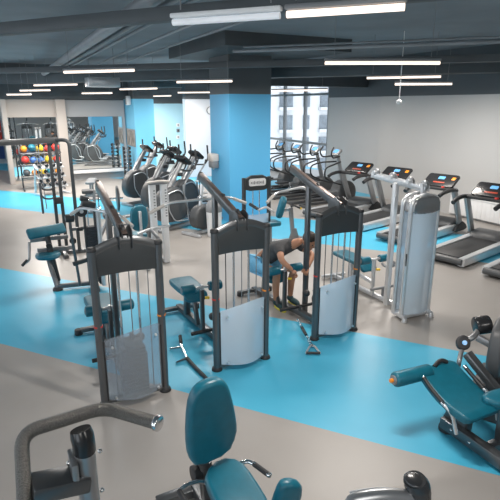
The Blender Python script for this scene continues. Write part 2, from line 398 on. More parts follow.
MB().box((.0, -1.2, -.03), (.05, .05, .06), bev=.004).build('leg', 'white', t); MB().box((.0, 1.2, -.03), (.05, .05, .06), bev=.004).build('leg', 'white', t)
# the block of flats outside
t = thing('apartment_building', 'white block of flats with rows of grey windows outside the glass', 'building', (36, 50, -12), R(-8))
bwm = mat('white_facade', (.44, .45, .46), .7, 0, .04); bgm = mat('grey_facade_windows', (.11, .13, .15), .4, 0, .25, 3)
MB().box((0, 0, 16), (30, 8, 38), bev=0).build('facade', bwm, t)
MB().box((6.2, -4.02, 16), (.8, .3, 38), bev=0).build('pier', mat('grey_pier', (.2, .21, .22), .7), t)
for i in range(10):
    for j in range(10):
        x = -12+i*2.35; z = 6+j*2.3; wd = (1.45, .7)[i % 2]
        o = MB().box((x, -4.05, z), (wd, .25, 1.45), bev=0).build('window', bgm, t)
        if i % 2 == 0: MB().box((x, -4.3, z-.9), (wd+.3, .5, .3), bev=0).build('balcony', bwm, o)
# beyond the left end of the beige wall
t = thing('wall_banner', 'red and navy banner on the wall beyond the beige wall', 'banner', (-.1, 26.86, 0))
MB().box((.0, 0, 1.5), (1.3, .04, 1.0), bev=0).build('upper_field', 'red', t); MB().box((0, 0, .6), (1.3, .05, .75), bev=0).build('lower_field', mat('navy_fabric', (.02, .05, .16), .7), t)
MB().box((.28, -.02, 1.45), (.12, .03, .8), bev=0).box((0, -.02, 1.5), (1.2, .03, .06), bev=0).build('stripe', 'white', t)
# unseen fill lamps, added behind the camera to brighten surfaces facing it
for gx_, gy_ in ((-1.2, -1.8), (3.2, -2.4)):
    l = bpy.data.lights.new('front_fill', 'AREA'); l.size = 1.6; l.energy = 85; l.color = (1, .95, .9)
    lo = bpy.data.objects.new('front_fill', l); COL.objects.link(lo); lo.location = (gx_, gy_, 3.8)
    lo.rotation_euler = V(.5, 1, -.55).to_track_quat('-Z', 'Y').to_euler()
# world
wd = bpy.data.worlds.new('sky'); scene.world = wd; wd.use_nodes = True
bgn = wd.node_tree.nodes['Background']; bgn.inputs[0].default_value = (.86, .93, 1, 1); bgn.inputs[1].default_value = 3.0
scene.view_settings.view_transform = 'Standard'; scene.view_settings.look = 'None'; scene.view_settings.exposure = 0
# ---------------------------------------------------------------- lat pulldown machines
def roller(mb_list, t, c, ln, r, name='roller_pad', m='teal', axis='x'):
    d = V(ln/2, 0, 0) if axis == 'x' else V(0, ln/2, 0); c = V(*c)
    o = MB().cyl(c-d, c+d, r, seg=24, bev=.014).build(name, m, t)
    for s in (-1, 1): MB().cyl(c+d*s*.97, c+d*s*1.08, r*.55, seg=16).build('end_disc', 'mgrey', o)
    return o
def pulley(t, c, r, axis='x', name='pulley'):
    c = V(*c); d = V(.013, 0, 0) if axis == 'x' else V(0, .013, 0)
    o = MB().cyl(c-d, c+d, r, seg=24, bev=.004).build(name, 'black', t)
    MB().cyl(c-d*1.4, c+d*1.4, r*.35, seg=14).build('hub', 'alu', o); return o
def lat_machine(label, loc, rz=0., shield='shield', sx=0.):
    t = thing('lat_pulldown_machine', label, 'gym machine', loc, rz, 'lat pulldown machines in a row')
    H = 1.50
    for s in (-1, 1):
        u = MB().tube([(s*.29, 0, .02), (s*.29, 0, H)], .036, 16, sy=1.15).build('upright', 'gun', t)
        MB().cyl((s*.29, 0, H-.005), (s*.29, 0, H+.035), .045, .04, 16, .01).build('cap', 'black', u)
        MB().cyl((s*.29, 0, 0), (s*.29, 0, .035), .06, .05, 20, .008).build('foot', 'black', u)
        MB().cyl((s*.29, 0, .80), (s*.29, 0, .815), .0405, seg=16).build('marker', 'orange' if s > 0 else 'red', u)
    arch = [(-.26, 1.27)]+[(-.26+.52*k/14, 1.27+.012*math.sin(math.pi*k/14)) for k in range(1, 14)]+[(.26, 1.27)]
    top = [(.26-.52*k/18, 1.475+.075*math.sin(math.pi*k/18)) for k in range(19)]
    cr = MB().prism(arch+top, .045, (0, 0, 0), (1, 0, 0), (0, 0, 1), .006).build('crown', 'gund', t)
    MB().tube([(-.27+.54*k/18, 0, 1.485+.078*math.sin(math.pi*k/18)) for k in range(19)], .026, 10, .01, 1, 1.9).build('crown_rim', 'gun', cr)
    # bracket and pulley arm
    br = MB()
    for s in (-1, 1): br.prism([(-.05, 1.5), (.16, 1.5), (.16, 1.64), (.04, 1.70), (-.05, 1.66)], .008, (s*.055, 0, 0), (0, 1, 0), (0, 0, 1), .002)
    br.cyl((-.06, -.0, 1.56), (.06, 0, 1.56), .014, seg=10).cyl((-.06, .11, 1.56), (.06, .11, 1.56), .014, seg=10)
    br.build('bracket', 'gun', t)
    p0, p1 = V(.0, -.02, 1.58), V(0, 1.06, 1.90); arm = MB()
    for s in (-1, 1): arm.beam(p0+V(s*.025, 0, 0), p1+V(s*.025, 0, 0), .012, .085, .004)
    arm.beam(p0+V(0, .0, -.03), p0.lerp(p1, .88)+V(0, 0, -.03), .038, .025, .003)
    a = arm.build('pulley_arm', 'gun', t)
    MB().beam(p0+V(0, 0, .048), p1+V(0, 0, .048), .05, .010, .004).build('top_strip', mat('bronze_strip', (.25, .18, .15), .35, .6) if 'bz' not in M else M['bz'], a)
    pulley(a, p1+V(0, -.0, .0), .055); pulley(a, p0.lerp(p1, .45)+V(0, 0, .02), .05); pulley(a, p0+V(0, .1, .06), .055)
    MB().beam((0, .66, .05), (0, .66, 1.77), .05, .08, .012).build('arm_post', 'gun', t)
    # base, seat
    ba = MB().beam((0, -.0, .06), (sx, 1.72, .06), .08, .07, .01).beam((-.29, .0, .05), (.29, .0, .05), .06, .05, .01).beam((sx-.22, 1.68, .05), (sx+.22, 1.68, .05), .07, .05, .01)
    b = ba.build('base_frame', 'gun', t)
    for s in (-1, 1): MB().cyl((sx+s*.24, 1.68, 0), (sx+s*.24, 1.68, .07), .05, .045, 16, .008).build('foot', 'black', b)
    MB().beam((sx, 1.38, .08), (sx, 1.34, .44), .07, .09, .01).beam((sx, .98, .08), (sx, 1.12, .44), .05, .06, .01).beam((sx, 1.05, .425), (sx, 1.5, .425), .1, .03, .004).build('seat_post', 'gun', t)
    MB().prism(smooth_outline([(-.15, -.27), (-.08, -.31), (.08, -.31), (.15, -.27), (.17, .25), (.12, .30), (-.12, .30), (-.17, .25)], 2), .075, (sx, 1.33, .475), (1, 0, 0), (0, 1, 0), .022).build('seat', 'teal', t)
    MB().prism(smooth_outline([(-.15, -.07), (.15, -.07), (.15, .09), (-.15, .09)], 2), .06, (sx, 1.03, .44), (1, 0, 0), (0, .6, .8), .02).build('seat_nose', 'teal', t)
    # thigh rollers and foot peg
    MB().beam((sx, .82, .07), (sx, .82, .60), .045, .05, .006).build('roller_post', 'gun', t)
    MB().beam((sx, .82, .38), (sx, .82, .66), .032, .036, .004).cyl((sx-.1, .82, .63), (sx+.1, .82, .63), .016, seg=12).build('roller_stem', 'alu', t)
    for s in (-1, 1): roller(None, t, (sx+s*.17, .82, .63), .16, .058)
    MB().cyl((sx+.03, .80, .50), (sx+.08, .78, .50), .018, seg=12).build('adjuster_knob', 'yellow', t)
    MB().cyl((sx*.6-.27, .62, .16), (sx*.6+.27, .62, .16), .022, seg=14, bev=.005).build('foot_peg', 'black', t)
    MB().beam((sx*.5, .62, .1), (sx*.5, .62, .17), .04, .05, .006).build('peg_bracket', 'gun', t)
    pulley(t, (0, .40, .30), .09); pulley(t, (0.02, .42, .14), .05)
    MB().beam((0, .3, .08), (0, .40, .44), .05, .05, .008).tube([(-.05, .40, .44), (.16, .40, .44), (.2, .36, .44)], .022, 10).build('low_pulley_post', 'gund', t)
    for s in (-1, 1): MB().ball((s*.17, .38, .44), (.045, .05, .045), 12).build('low_pulley_knob', 'black', t)
    # stack
    st = MB()
    for k in range(13): st.box((0, 0, .10+k*.036), (.25-(0.03 if k > 10 else 0), .10, .031), bev=.004, seg=1)
    st.box((0, 0, .585), (.16, .08, .05), bev=.012).cyl((0, 0, .60), (0, 0, .68), .02, seg=10)
    st.build('weight_stack', 'stackm', t)
    for s in (-1, 1): MB().cyl((s*.085, 0, .06), (s*.085, 0, 1.3), .011, seg=10).build('guide_rod', 'chrome', t)
    for s in (-.16, .02, .19): MB().cyl((s, .03, .66 if abs(s) < .1 else .06), (s, .03, 1.3), .005, seg=6).build('cable', 'black' if s < 0 else 'gunl', t)
    MB().sheet(lambda u, v: V(-.255+.51*u, -.03-.11*math.sin(math.pi*u), .07+(.60+.07*math.sin(math.pi*u*.9)+.05*u)*v), 20, 6, .005).build('shield', shield, t)
    for s in (-1, 1): MB().beam((s*.262, -.01, .06), (s*.262, -.01, .69+.03*s), .016, .05, .002).build('shield_bracket', 'black', t)
    for x, z in ((-.2, .11), (.2, .11), (-.2, .62), (.2, .66)): MB().cyl((x, -.085, z), (x, -.105, z), .011, seg=10).build('bolt', 'alu', t)
    # cable down from the arm tip to the bar
    MB().cyl((0, 1.11, 1.92), (0, 1.11, 1.72), .005, seg=6).build('pull_cable', 'black', t)
    return t
M['bz'] = mat('bronze_strip', (.20, .15, .13), .35, .6)
LM = [((.94, 4.25, 0), 'dark lat pulldown machine nearest the camera, its shield smoked grey', 'shieldd'),
      ((2.13, 4.38, 0), 'lat pulldown machine with an empty teal seat, between two other pulldowns', 'shield'),
      ((3.455, 4.515, 0), 'lat pulldown machine that the bent-over person sits at', 'shield')]
for (loc, lab, sh), sx in zip(LM, (-.03, -.12, -.22)): lat_machine(lab, loc, 0, sh, sx)
def lat_bar(label, c, rz, tilt, half=.55, m='silver'):
    t = thing('pulldown_bar', label, 'pulldown bar', c, rz, 'pulldown bars hanging from the machines')
    b = MB().tube([(-half, 0, -.10), (-half*.62, 0, 0), (half*.62, 0, 0), (half, 0, -.10)], .016, 12, .08)
    b.xf(Matrix.Rotation(tilt, 4, 'Y')); b.build('bar', m, t)
    for s in (-1, 1): MB().tube([(s*half*.72, 0, -.027), (s*half, 0, -.10)], .02, 12).xf(Matrix.Rotation(tilt, 4, 'Y')).build('grip', 'black' if m != 'silver' else 'beige', t)
    MB().torus((0, 0, .03), .022, .006, 'Y').cyl((0, 0, .05), (0, 0, .1), .006, seg=6).build('hook', 'chrome', t)
    return t
lat_bar('pale bent pulldown bar hanging over the machine nearest the camera', (.94, 5.36, 1.62), R(-62), 0, .5)
lat_bar('pale straight-hanging pulldown bar over the machine with the empty teal seat', (2.13, 5.49, 1.62), R(2), 0, .62)
lat_bar('pale pulldown bar hanging tilted over the bent-over person', (3.455, 5.62, 1.62), R(24), R(0), .5)
# row handle lying on the floor
t = thing('row_handle', 'chrome and black V-shaped row handle lying on the blue floor', 'row handle', (1.62, 4.75, 0))
def L_(p): return (p[0]-1.62, p[1]-4.75, p[2])
A_, B_, C_, D_ = at(180, 336, .10), at(184, 360, .025), at(207, 379, .02), at(181, 344, .06)
MB().tube([L_(A_), L_(D_), L_(at(187, 358, .03))], .016, 12, .05).build('bar', 'chrome', t)
MB().tube([L_(at(187, 358, .03)), L_(at(194, 366, .022)), L_(C_)], .02, 12, .06).build('grip', 'black', t)
MB().tube([L_(A_), L_(at(181, 343, .07))], .021, 12).build('grip', 'black', t)
MB().tube([L_(at(170, 349, .02)), L_(at(182, 347, .045))], .015, 12).build('cross_bar', 'chrome', t)
MB().tube([L_(at(176, 363, .016)), L_(at(187, 358, .03))], .015, 12).build('cross_bar', 'chrome', t)
# strap handle on the floor, end of C's low cable
S0 = (3.0, 4.5, 0)
t = thing('stirrup_handle', 'black stirrup handle on a steel chain lying on the blue floor', 'handle', S0)
def L2(p): return (p[0]-S0[0], p[1]-S0[1], p[2]-S0[2])
ch = MB(); p0, p1 = V(*at(298, 320, .10)), V(*at(312, 346, .02))
for k in range(13):
    q = p0.lerp(p1, k/12); ch.torus(L2(q), .016, .006, 'XY'[k % 2], 12, 6)
ch.build('chain', 'chrome', t)
MB().tube([L2(p0.lerp(p1, .3)), L2(p0.lerp(p1, .6))], .02, 10).build('chain_sleeve', 'black', t)
h0, h1, h2 = V(*at(306, 353, .02)), V(*at(320, 353, .02)), V(*at(312, 345, .02))
MB().tube([L2(h0), L2(h0.lerp(h2, .75)+V(-.01, .01, 0)), L2(h2), L2(h1.lerp(h2, .75)+V(.02, .01, 0)), L2(h1)], .012, 10, .03).build('stirrup', 'alu', t)
MB().cyl(L2(h0), L2(h1), .015, seg=14).build('grip', 'black', t)
# ---------------------------------------------------------------- silver lat machine (D)
t = thing('silver_pulldown_machine', 'silver pulldown machine with a full height clear shield and a teal seat', 'gym machine', (4.70, 4.50, 0), R(-3))
H = 1.66
fr = MB()
ol = [(-.225, .05), (-.215, 1.50)]+[(-.215+.12*(1-math.cos(R(90*k/8))), 1.50+.12*math.sin(R(90*k/8))) for k in range(1, 9)]+[(0, 1.64)]
pts = [(x, 0, z) for x, z in ol]+[(-x, 0, z) for x, z in ol[::-1]][1:]
for y in (-.05, .10): fr.tube([(p[0], y, p[2]) for p in pts], .024, 12, .02, 2, 1.3)
f = fr.build('frame', 'silver', t)
MB().beam((-.225, .02, .05), (.225, .02, .05), .2, .05, .01).build('bottom_rail', 'silver', f)
MB().prism([(-.215, 1.43), (-.1, 1.405), (.1, 1.405), (.215, 1.43), (.212, 1.54), (.18, 1.60), (.1, 1.628), (-.1, 1.628), (-.18, 1.60), (-.212, 1.54)], .19, (0, -.01, 0), (1, 0, 0), (0, 0, 1), .03).build('hood', mat('graphite_hood', (.34, .35, .36), .22, .7), t)
MB().sheet(lambda u, v: V(-.205+.41*u, -.06-.06*math.sin(math.pi*u), .08+1.33*v), 16, 4, .005).build('shield', 'shield2', t)
MB().sheet(lambda u, v: V(-.205+.41*u, .12, .08+1.33*v), 2, 2, .005).build('back_shield', 'shield2', t)
st = MB()
for k in range(14): st.box((0, .02, .12+k*.036), (.26, .10, .031), bev=.004, seg=1)
st.build('weight_stack', 'stackm', t)
for s in (-1, 1): MB().cyl((s*.07, .02, .06), (s*.07, .02, 1.4), .012, seg=10).build('guide_rod', 'chrome', t)
MB().box((-.235, -.06, .83), (.012, .035, .16), bev=.004).build('pin_slot', 'black', t)
for sx in (-1, 1): MB().cyl((sx*.22, -.12, 0), (sx*.22, -.12, .06), .04, .03, 14, .006).tube([(sx*.22, -.12, .05), (sx*.22, .0, .08)], .03).build('foot', 'silver', t)
MB().box((0, .0, 1.68), (.07, .05, .12), bev=.015).build('top_lug', 'silver', t)
MB().beam((-.13, .36, .05), (-.13, .36, 1.74), .06, .075, .012).build('arm_post', 'silver', t)
p0, p1 = V(.03, -.03, 1.70), V(-.22, .72, 1.80); ar = MB()
for s in (-1, 1): ar.beam(p0+V(s*.035, 0, 0), p1+V(s*.035, 0, 0), .014, .07, .004)
a = ar.build('pulley_arm', 'alu', t)
for k, q in enumerate((.05, .3, .62, .94)):
    c = p0.lerp(p1, q)+V(0, 0, .04)
    o = MB().cyl(c-V(.02, 0, 0), c+V(.02, 0, 0), .06, seg=22, bev=.006).build('pulley', 'gunl', a); MB().cyl(c-V(.05, 0, 0), c+V(.05, 0, 0), .03, seg=14).build('hub', 'alu', o)
MB().beam((0, .05, .05), (-.1, 1.75, .05), .06, .06, .01).beam((-.32, 1.72, .05), (.12, 1.72, .05), .06, .05, .01).build('base_frame', 'silver', t)
MB().beam((-.1, 1.25, .07), (-.1, 1.25, .44), .06, .06, .01).beam((-.1, .75, .25), (-.1, 1.2, .28), .05, .05, .01).build('seat_post', 'silver', t)
MB().prism(rrect(.28, .72, .06), .06, (-.1, 1.24, .475), (1, 0, 0), (0, 1, 0), .02).build('seat', 'teal', t)
MB().prism(rrect(.26, .16, .05), .06, (-.1, .86, .45), (1, 0, 0), (0, .7, .7), .02).build('seat_nose', 'teal', t)
MB().beam((-.1, .72, .06), (-.1, .72, .60), .04, .05, .006).cyl((-.2, .72, .60), (0, .72, .6), .015, seg=12).build('roller_post', 'silver', t)
for s in (-1, 1): roller(None, t, (-.1+s*.16, .72, .60), .15, .055)
MB().tube([(-.02, .42, .62), (-.14, .42, .58), (-.16, .48, .62)], .018, 10).ball((-.06, .40, .62), (.06, .06, .05), 12).build('low_pulley', 'gunl', t)
MB().cyl((-.22, .60, .2), (.22, .60, .2), .02, seg=12).beam((0, .6, .05), (0, .6, .2), .04, .04, .005).build('foot_peg', 'mgrey', t)
MB().cyl((-.07, .70, .45), (-.02, .68, .45), .018, seg=12).build('adjuster_knob', 'yellow', t)
# ---------------------------------------------------------------- cable crossover frame at the left edge (E)
t = thing('cable_crossover', 'tall black cable crossover frame with an overhead beam at the left edge', 'gym machine', (.98, 9.66, 0))
MB().beam((-2.4, -.92, 2.1), (.08, .0, 2.1), .07, .10, .008).build('overhead_beam', 'gun', t)
for x in (-.06, .06): MB().beam((x, 0, .05), (x, 0, 2.12), .055, .07, .01).build('upright', 'gund', t)
MB().tube([(.05, -.02, 2.10), (.27, -.12, 2.10), (.27, -.12, .04)], .032, 12, .14).build('side_tube', 'gund', t)
MB().beam((-.25, -.05, .04), (.40, -.1, .04), .08, .06, .01).beam((0, -.4, .04), (0, .4, .04), .08, .06, .01).build('base_frame', 'gun', t)
MB().box((0, -.02, 1.02), (.16, .12, .12), bev=.02).build('carriage', 'black', t)
MB().cyl((-.22, -.10, .9), (-.25, -.12, 2.08), .008, seg=8).build('cable', 'gunl', t)
pulley(t, (-.24, -.1, 2.04), .06)
for dz in (0, .16): MB().tube([(-.05, -.08, 1.10+dz), (-.14, -.16, 1.08+dz), (-.26, -.16, 1.10+dz), (-.30, -.16, 1.20+dz)], .016, 10, .05).build('hook_handle', 'black', t)
t2 = thing('pulley_bar', 'thin upright black pull rod hanging beside the crossover uprights', 'pull rod', (.68, 9.4, .85))
MB().cyl((0, 0, 0), (0, 0, .55), .02, seg=12).build('rod', 'gun', t2); MB().cyl((0, 0, .55), (0.01, .06, 1.2), .005, seg=6).build('cable', 'gunl', t2)
# ---------------------------------------------------------------- biceps curl machine in front of it (F)
BX, BYY = .90, 7.75
t = thing('biceps_curl_machine', 'biceps curl machine with a long teal arm pad and round teal seat', 'gym machine', (BX, BYY, 0))
pa = V(*at(46.5, 231, .88))-V(BX, BYY, 0)
pl = V(*at(28, 233, .88))-V(BX, BYY, 0); pr = V(*at(65, 226, .88))-V(BX, BYY, 0); dx = (pr-pl); ln = dx.length; dx.normalize()
MB().prism(rrect(ln, .17, .04), .06, pa, dx, V(-dx.y, dx.x, .0)*.55+V(0, 0, .83), .025).build('arm_pad', 'teal', t)
sc = V(*at(48, 255, .52))-V(BX, BYY, 0)
MB().lathe([(.10, -.05), (.17, -.035), (.185, 0), (.17, .03), (.1, .04)], sc, 28).build('seat', 'teal', t)
bf = V(*at(58, 290, .0))-V(BX, BYY, 0)
MB().tube([(sc.x, sc.y, sc.z-.04), (sc.x+.01, sc.y, .38), (bf.x, bf.y, .04)], .035, 12, .05).build('seat_post', 'gun', t)
MB().cyl((bf.x, bf.y, 0), (bf.x, bf.y, .05), .08, .06, 20, .01).build('foot', 'black', t)
MB().tube([(pa.x, pa.y, pa.z-.05), (pa.x+.03, pa.y-.04, .5), (sc.x+.1, sc.y-.02, .1)], .04, 12, .1).build('pad_post', 'gund', t)
TX, TY = .27, -.22
MB().beam((bf.x, bf.y, .06), (TX, TY+.05, .06), .07, .06, .01).beam((TX-.02, TY-.3, .05), (TX+.02, TY+.35, .05), .07, .06, .01).beam((sc.x+.1, sc.y, .08), (bf.x, bf.y, .06), .06, .06, .01).build('base_frame', 'gun', t)
for s in (-1, 1): MB().beam((TX+s*.075, TY, .05), (TX+s*.075, TY, 1.30), .035, .07, .008).build('tower_post', 'gund', t)
st = MB()
for k in range(24): st.box((TX, TY, .12+k*.036), (.12, .12, .031), bev=.003, seg=1)
st.build('weight_stack', 'stackm', t)
MB().cyl((TX-.03, TY-.04, .1), (TX-.03, TY-.04, 1.25), .01, seg=8).build('guide_rod', 'chrome', t)
MB().tube([(TX+.11, TY-.10, .05), (TX+.11, TY-.10, 1.22)], .035, 12).build('column', 'silver', t)
MB().box((TX, TY, 1.30), (.2, .12, .10), Matrix.Rotation(R(18), 4, 'Y'), .02).box((TX-.05, TY, 1.38), (.12, .09, .08), Matrix.Rotation(R(18), 4, 'Y'), .015).build('tower_head', 'gund', t)
pulley(t, (TX-.12, TY-.1, 1.22), .08, 'y')
MB().tube([(TX-.09, TY, .95), (TX-.3, TY-.02, .95)], .025, 10).tube([(TX-.28, TY-.02, 1.12), (TX-.28, TY-.02, .90), (TX-.22, TY+.05, .05)], .022, 10).build('lever_arm', 'gun', t)
roller(None, t, (TX-.28, TY-.02, 1.12), .12, .06, 'lever_roller', 'black'); MB().cyl((TX-.2, TY-.05, .95), (TX-.12, TY-.05, .95), .03, seg=12).build('cam', 'black', t)
MB().beam((TX-.30, TY-.02, .42), (TX-.06, TY, .46), .05, .06, .008).build('side_bracket', 'gund', t)
mech = MB().beam((pl.x+.02, pl.y+.05, .75), (pr.x+.02, pr.y-.05, .72), .05, .06, .008).beam((pl.x+.1, pl.y, .60), (pr.x+.1, pr.y-.1, .55), .05, .06, .008).tube([(pl.x, pl.y, .74), (pl.x-.03, pl.y-.1, .5), (pl.x-.1, pl.y-.1, .45)], .02, 10)
mech.build('lever_frame', 'gunl', t); MB().cyl((pl.x-.06, pl.y-.1, .5), (pl.x-.14, pl.y-.1, .42), .022, seg=10).build('grip', 'black', t)
MB().cyl((pr.x+.08, pr.y-.1, .66), (pr.x+.08, pr.y-.14, .66), .05, seg=16).build('joint', 'black', t)
MB().cyl((pa.x, pa.y-.1, .68), (pa.x, pa.y-.14, .68), .04, seg=16).build('joint', 'black', t)
# ---------------------------------------------------------------- silver twin column machine (G)
gx, gy, _ = at(167, 262, 0)
t = thing('twin_column_machine', 'silver twin-column machine with a teal back pad, behind the nearest pulldown machine', 'gym machine', (gx, gy, 0))
for k, x in enumerate((-.20, 0)):
    o = MB().beam((x, 0, .0), (x, 0, 1.40), .11, .09, .008).build('column', 'white', t)
    sc_ = MB()
    for j in range(10): sc_.box((x+.02, -.047, .85+j*.05), (.03, .004, .018), bev=0)
    sc_.build('scale_marks', 'mgrey', o)
MB().prism(rrect(.36, .16, .07), .05, (-.1, 0, 1.43), (1, 0, 0), (0, 1, 0), .015).build('top_cap', 'mgrey', t)
MB().tube([(-.3, -.06, 1.44), (-.1, -.1, 1.47), (.08, -.06, 1.44)], .02, 10, .1).build('top_rim', 'beige', t)
MB().tube([(-.52, -.10, .60), (-.3, -.08, .66), (.06, -.06, .68)], .022, 10, .1).build('cross_bar', 'silver', t)
MB().beam((-.5, .1, .04), (.05, .1, .04), .07, .06, .01).beam((-.42, -.35, .04), (-.42, .5, .04), .07, .06, .01).build('base_frame', 'silver', t)
MB().prism(smooth_outline([(-.15, -.2), (.15, -.2), (.17, .1), (.12, .24), (-.12, .24), (-.17, .1)], 2), .08, (-.42, .12, .80), (.9, .3, 0), (0, .1, 1), .025).build('back_pad', 'teal', t)
MB().beam((-.42, .04, .06), (-.42, .06, .95), .05, .06, .008).build('pad_post', 'silver', t)
MB().tube([(-.30, -.08, .66), (-.16, -.14, .48), (-.12, -.12, .2), (-.2, -.05, .06)], .03, 10, .08).build('lever', 'gunl', t)
MB().prism(rrect(.3, .32, .06), .07, (-.40, .40, .46), (1, 0, 0), (0, 1, 0), .02).build('seat', 'teal', t)
MB().beam((-.4, .4, .05), (-.4, .4, .44), .06, .06, .01).build('seat_post', 'silver', t)
# ---------------------------------------------------------------- machine before the pillar (H)
t = thing('chest_press_machine', 'seated machine with a white sign on its crown before the blue pillar', 'gym machine', (4.42, 8.40, 0))
for s in (-1, 1): MB().tube([(s*.27, 0, .0), (s*.27, 0, 1.38)], .04, 12).build('upright', 'gund', t)
MB().prism([(-.25, 1.16), (-.15, 1.13), (.15, 1.13), (.25, 1.16), (.25, 1.36), (.12, 1.42), (-.12, 1.42), (-.25, 1.36)], .06, (0, 0, 0), (1, 0, 0), (0, 0, 1), .01).build('crown', 'gund', t)
sg = MB().prism(rrect(.36, .14, .04), .012, (0, -.036, 1.29), (1, 0, 0), (0, 0, 1), .003).build('sign', 'white', t)
sm = MB()
for k in range(9): sm.box((-.13+k*.032, -.044, 1.285), (.016, .003, .035+.012*(k % 3)), bev=0)
sm.build('sign_marks', 'mgrey', sg)
for x in (-.08, .06): MB().cyl((x, 0, .5), (x, 0, 1.15), .01, seg=8).build('guide_rod', 'chrome', t)
st = MB()
for k in range(12): st.box((0, 0, .1+k*.036), (.24, .1, .031), bev=.004, seg=1)
st.build('weight_stack', 'stackm', t)
MB().sheet(lambda u, v: V(-.24+.48*u, -.05-.05*math.sin(math.pi*u), .08+.6*v), 12, 3, .005).build('shield', 'shield', t)
MB().beam((-.27, .05, .04), (1.12, .05, .04), .08, .07, .01).beam((1.08, -.18, .04), (1.08, .32, .04), .07, .06, .01).build('base_frame', 'gunl', t)
b0 = V(*at(272, 224, .62))-V(4.42, 8.40, 0); b1 = V(*at(284, 203, .98))-V(4.42, 8.40, 0)
bc = V(.55, .0, .73); MB().prism(smooth_outline([(-.13, -.2), (.13, -.2), (.16, .05), (.12, .24), (-.12, .24), (-.16, .05)], 2), .10, bc, (.35, .93, 0), (.25, -.1, 1), .03).build('back_pad', 'teal', t)
MB().prism(rrect(.36, .34, .07), .08, (.30, -.02, .46), (1, 0, 0), (0, 1, 0), .025).build('seat', 'teal', t)
MB().beam((.3, .0, .06), (.3, 0, .42), .07, .07, .01).build('seat_post', 'gunl', t)
MB().beam((.88, .05, .06), (.80, .05, .72), .07, .08, .01).beam((.58, .03, .68), (.82, .05, .68), .05, .06, .01).build('back_post', 'gunl', t)
MB().prism([(-.12, .06), (.12, .06), (.05, .28), (-.05, .28)], .03, (.88, .02, 0), (1, 0, 0), (0, 0, 1), .004).build('gusset', 'gunl', t)
MB().tube([(.80, .05, .74), (.86, .0, .76), (.98, -.02, .70)], .02, 10, .03).build('handle', 'black', t); MB().ball((1.0, -.02, .69), .025, 10).build('adjuster_knob', 'yellow', t)
MB().tube([(-.1, -.25, .80), (.05, -.30, .86), (.22, -.30, .74)], .022, 10, .05).build('press_arm', 'silver', t); MB().tube([(-.2, -.1, .9), (-.1, -.25, .82)], .03, 10).build('press_pivot', 'gund', t)
M['dcap'] = mat('dark_gloss_cap', (.045, .047, .05), .25, .2, .05)
# ---------------------------------------------------------------- treadmills
def treadmill(label, rr, rz):
    t = thing('treadmill', label, 'treadmill', (rr[0]-.41*math.sin(rz), rr[1]+.41*math.cos(rz), 0), rz, 'treadmills facing the grey wall')
    b = MB().box((.85, 0, .10), (1.7, .76, .10), bev=.01).build('deck', 'dgrey', t)
    MB().box((.88, 0, .155), (1.64, .54, .02), bev=.004).build('belt', 'black', t)
    for s in (-1, 1): MB().prism([(0, .03), (1.75, .03), (1.75, .20), (.0, .165)], .125, (0, s*.345, 0), (1, 0, 0), (0, 0, 1), .015).build('side_rail', 'alu', t)
    MB().cyl((.0, -.37, .10), (.0, .37, .10), .055, seg=16, bev=.01).build('rear_roller', 'dgrey', t)
    MB().prism(smooth_outline([(1.55, .06), (2.15, .06), (2.15, .22), (1.95, .31), (1.62, .26)], 2), .72, (0, 0, 0), (1, 0, 0), (0, 0, 1), .05).build('motor_hood', 'dgrey', t)
    for s in (-1, 1):
        u = MB().beam((1.88, s*.42, .14), (1.46, s*.42, 1.0), .07, .15, .02, 0).build('upright', 'gunl', t)
        MB().prism(smooth_outline([(1.55, .05), (2.1, .05), (2.1, .15), (1.9, .28), (1.75, .2)], 1), .11, (0, s*.42, 0), (1, 0, 0), (0, 0, 1), .02).build('foot_cover', 'black', u)
        MB().tube([(1.56, s*.42, .96), (1.32, s*.42, 1.0), (1.04, s*.41, .97), (.92, s*.40, .92)], .042, 12, .1).build('handrail', 'black', t)
    n = V(-.55, 0, .83); uy = V(.83, 0, .55)
    c = MB().prism(rrect(.72, .40, .06), .06, (1.64, 0, 1.12), (0, -1, 0), uy, .02).build('console', 'blackg', t)
    MB().prism(rrect(.15, .09, .02), .01, V(1.64, 0, 1.12)+n*.032+uy*.06, (0, -1, 0), uy, .003).build('screen', 'screen', c)
    MB().prism(rrect(.26, .04, .01), .01, V(1.64, 0, 1.12)+n*.032-uy*.09, (0, -1, 0), uy, .003).build('led_panel', 'screenr', c)
    MB().prism(rrect(.08, .09, .02), .012, V(1.64, -.27, 1.12)+n*.032+uy*.06, (0, -1, 0), uy, .003).build('button_pad', 'orange', c)
    MB().box((1.50, 0, .98), (.24, .82, .06), bev=.02).build('cross_tray', 'black', t)
    MB().cyl((1.42, -.18, 1.0), (1.42, -.18, 1.035), .035, seg=18, bev=.01).build('stop_button', 'red', t)
    MB().cyl((1.45, .2, 1.0), (1.45, .2, 1.02), .055, seg=18).build('cup_holder', 'dgrey', t)
    return t
TR = [((7.0, 9.65), 'treadmill beside the climbers, farthest of the treadmills from the camera'),
      ((7.1, 8.38), 'second farthest treadmill, its console just left of the silver machine post'),
      ((7.1, 7.0), 'treadmill whose console rises directly behind the clear silver tower'),
      ((6.95, 5.58), 'treadmill standing right of the silver tower with its whole belt in view'),
      ((7.1, 4.42), 'treadmill cut by the right frame edge, only the corner of its deck in view')]
for p, lab in TR: treadmill(lab, p, R(13))
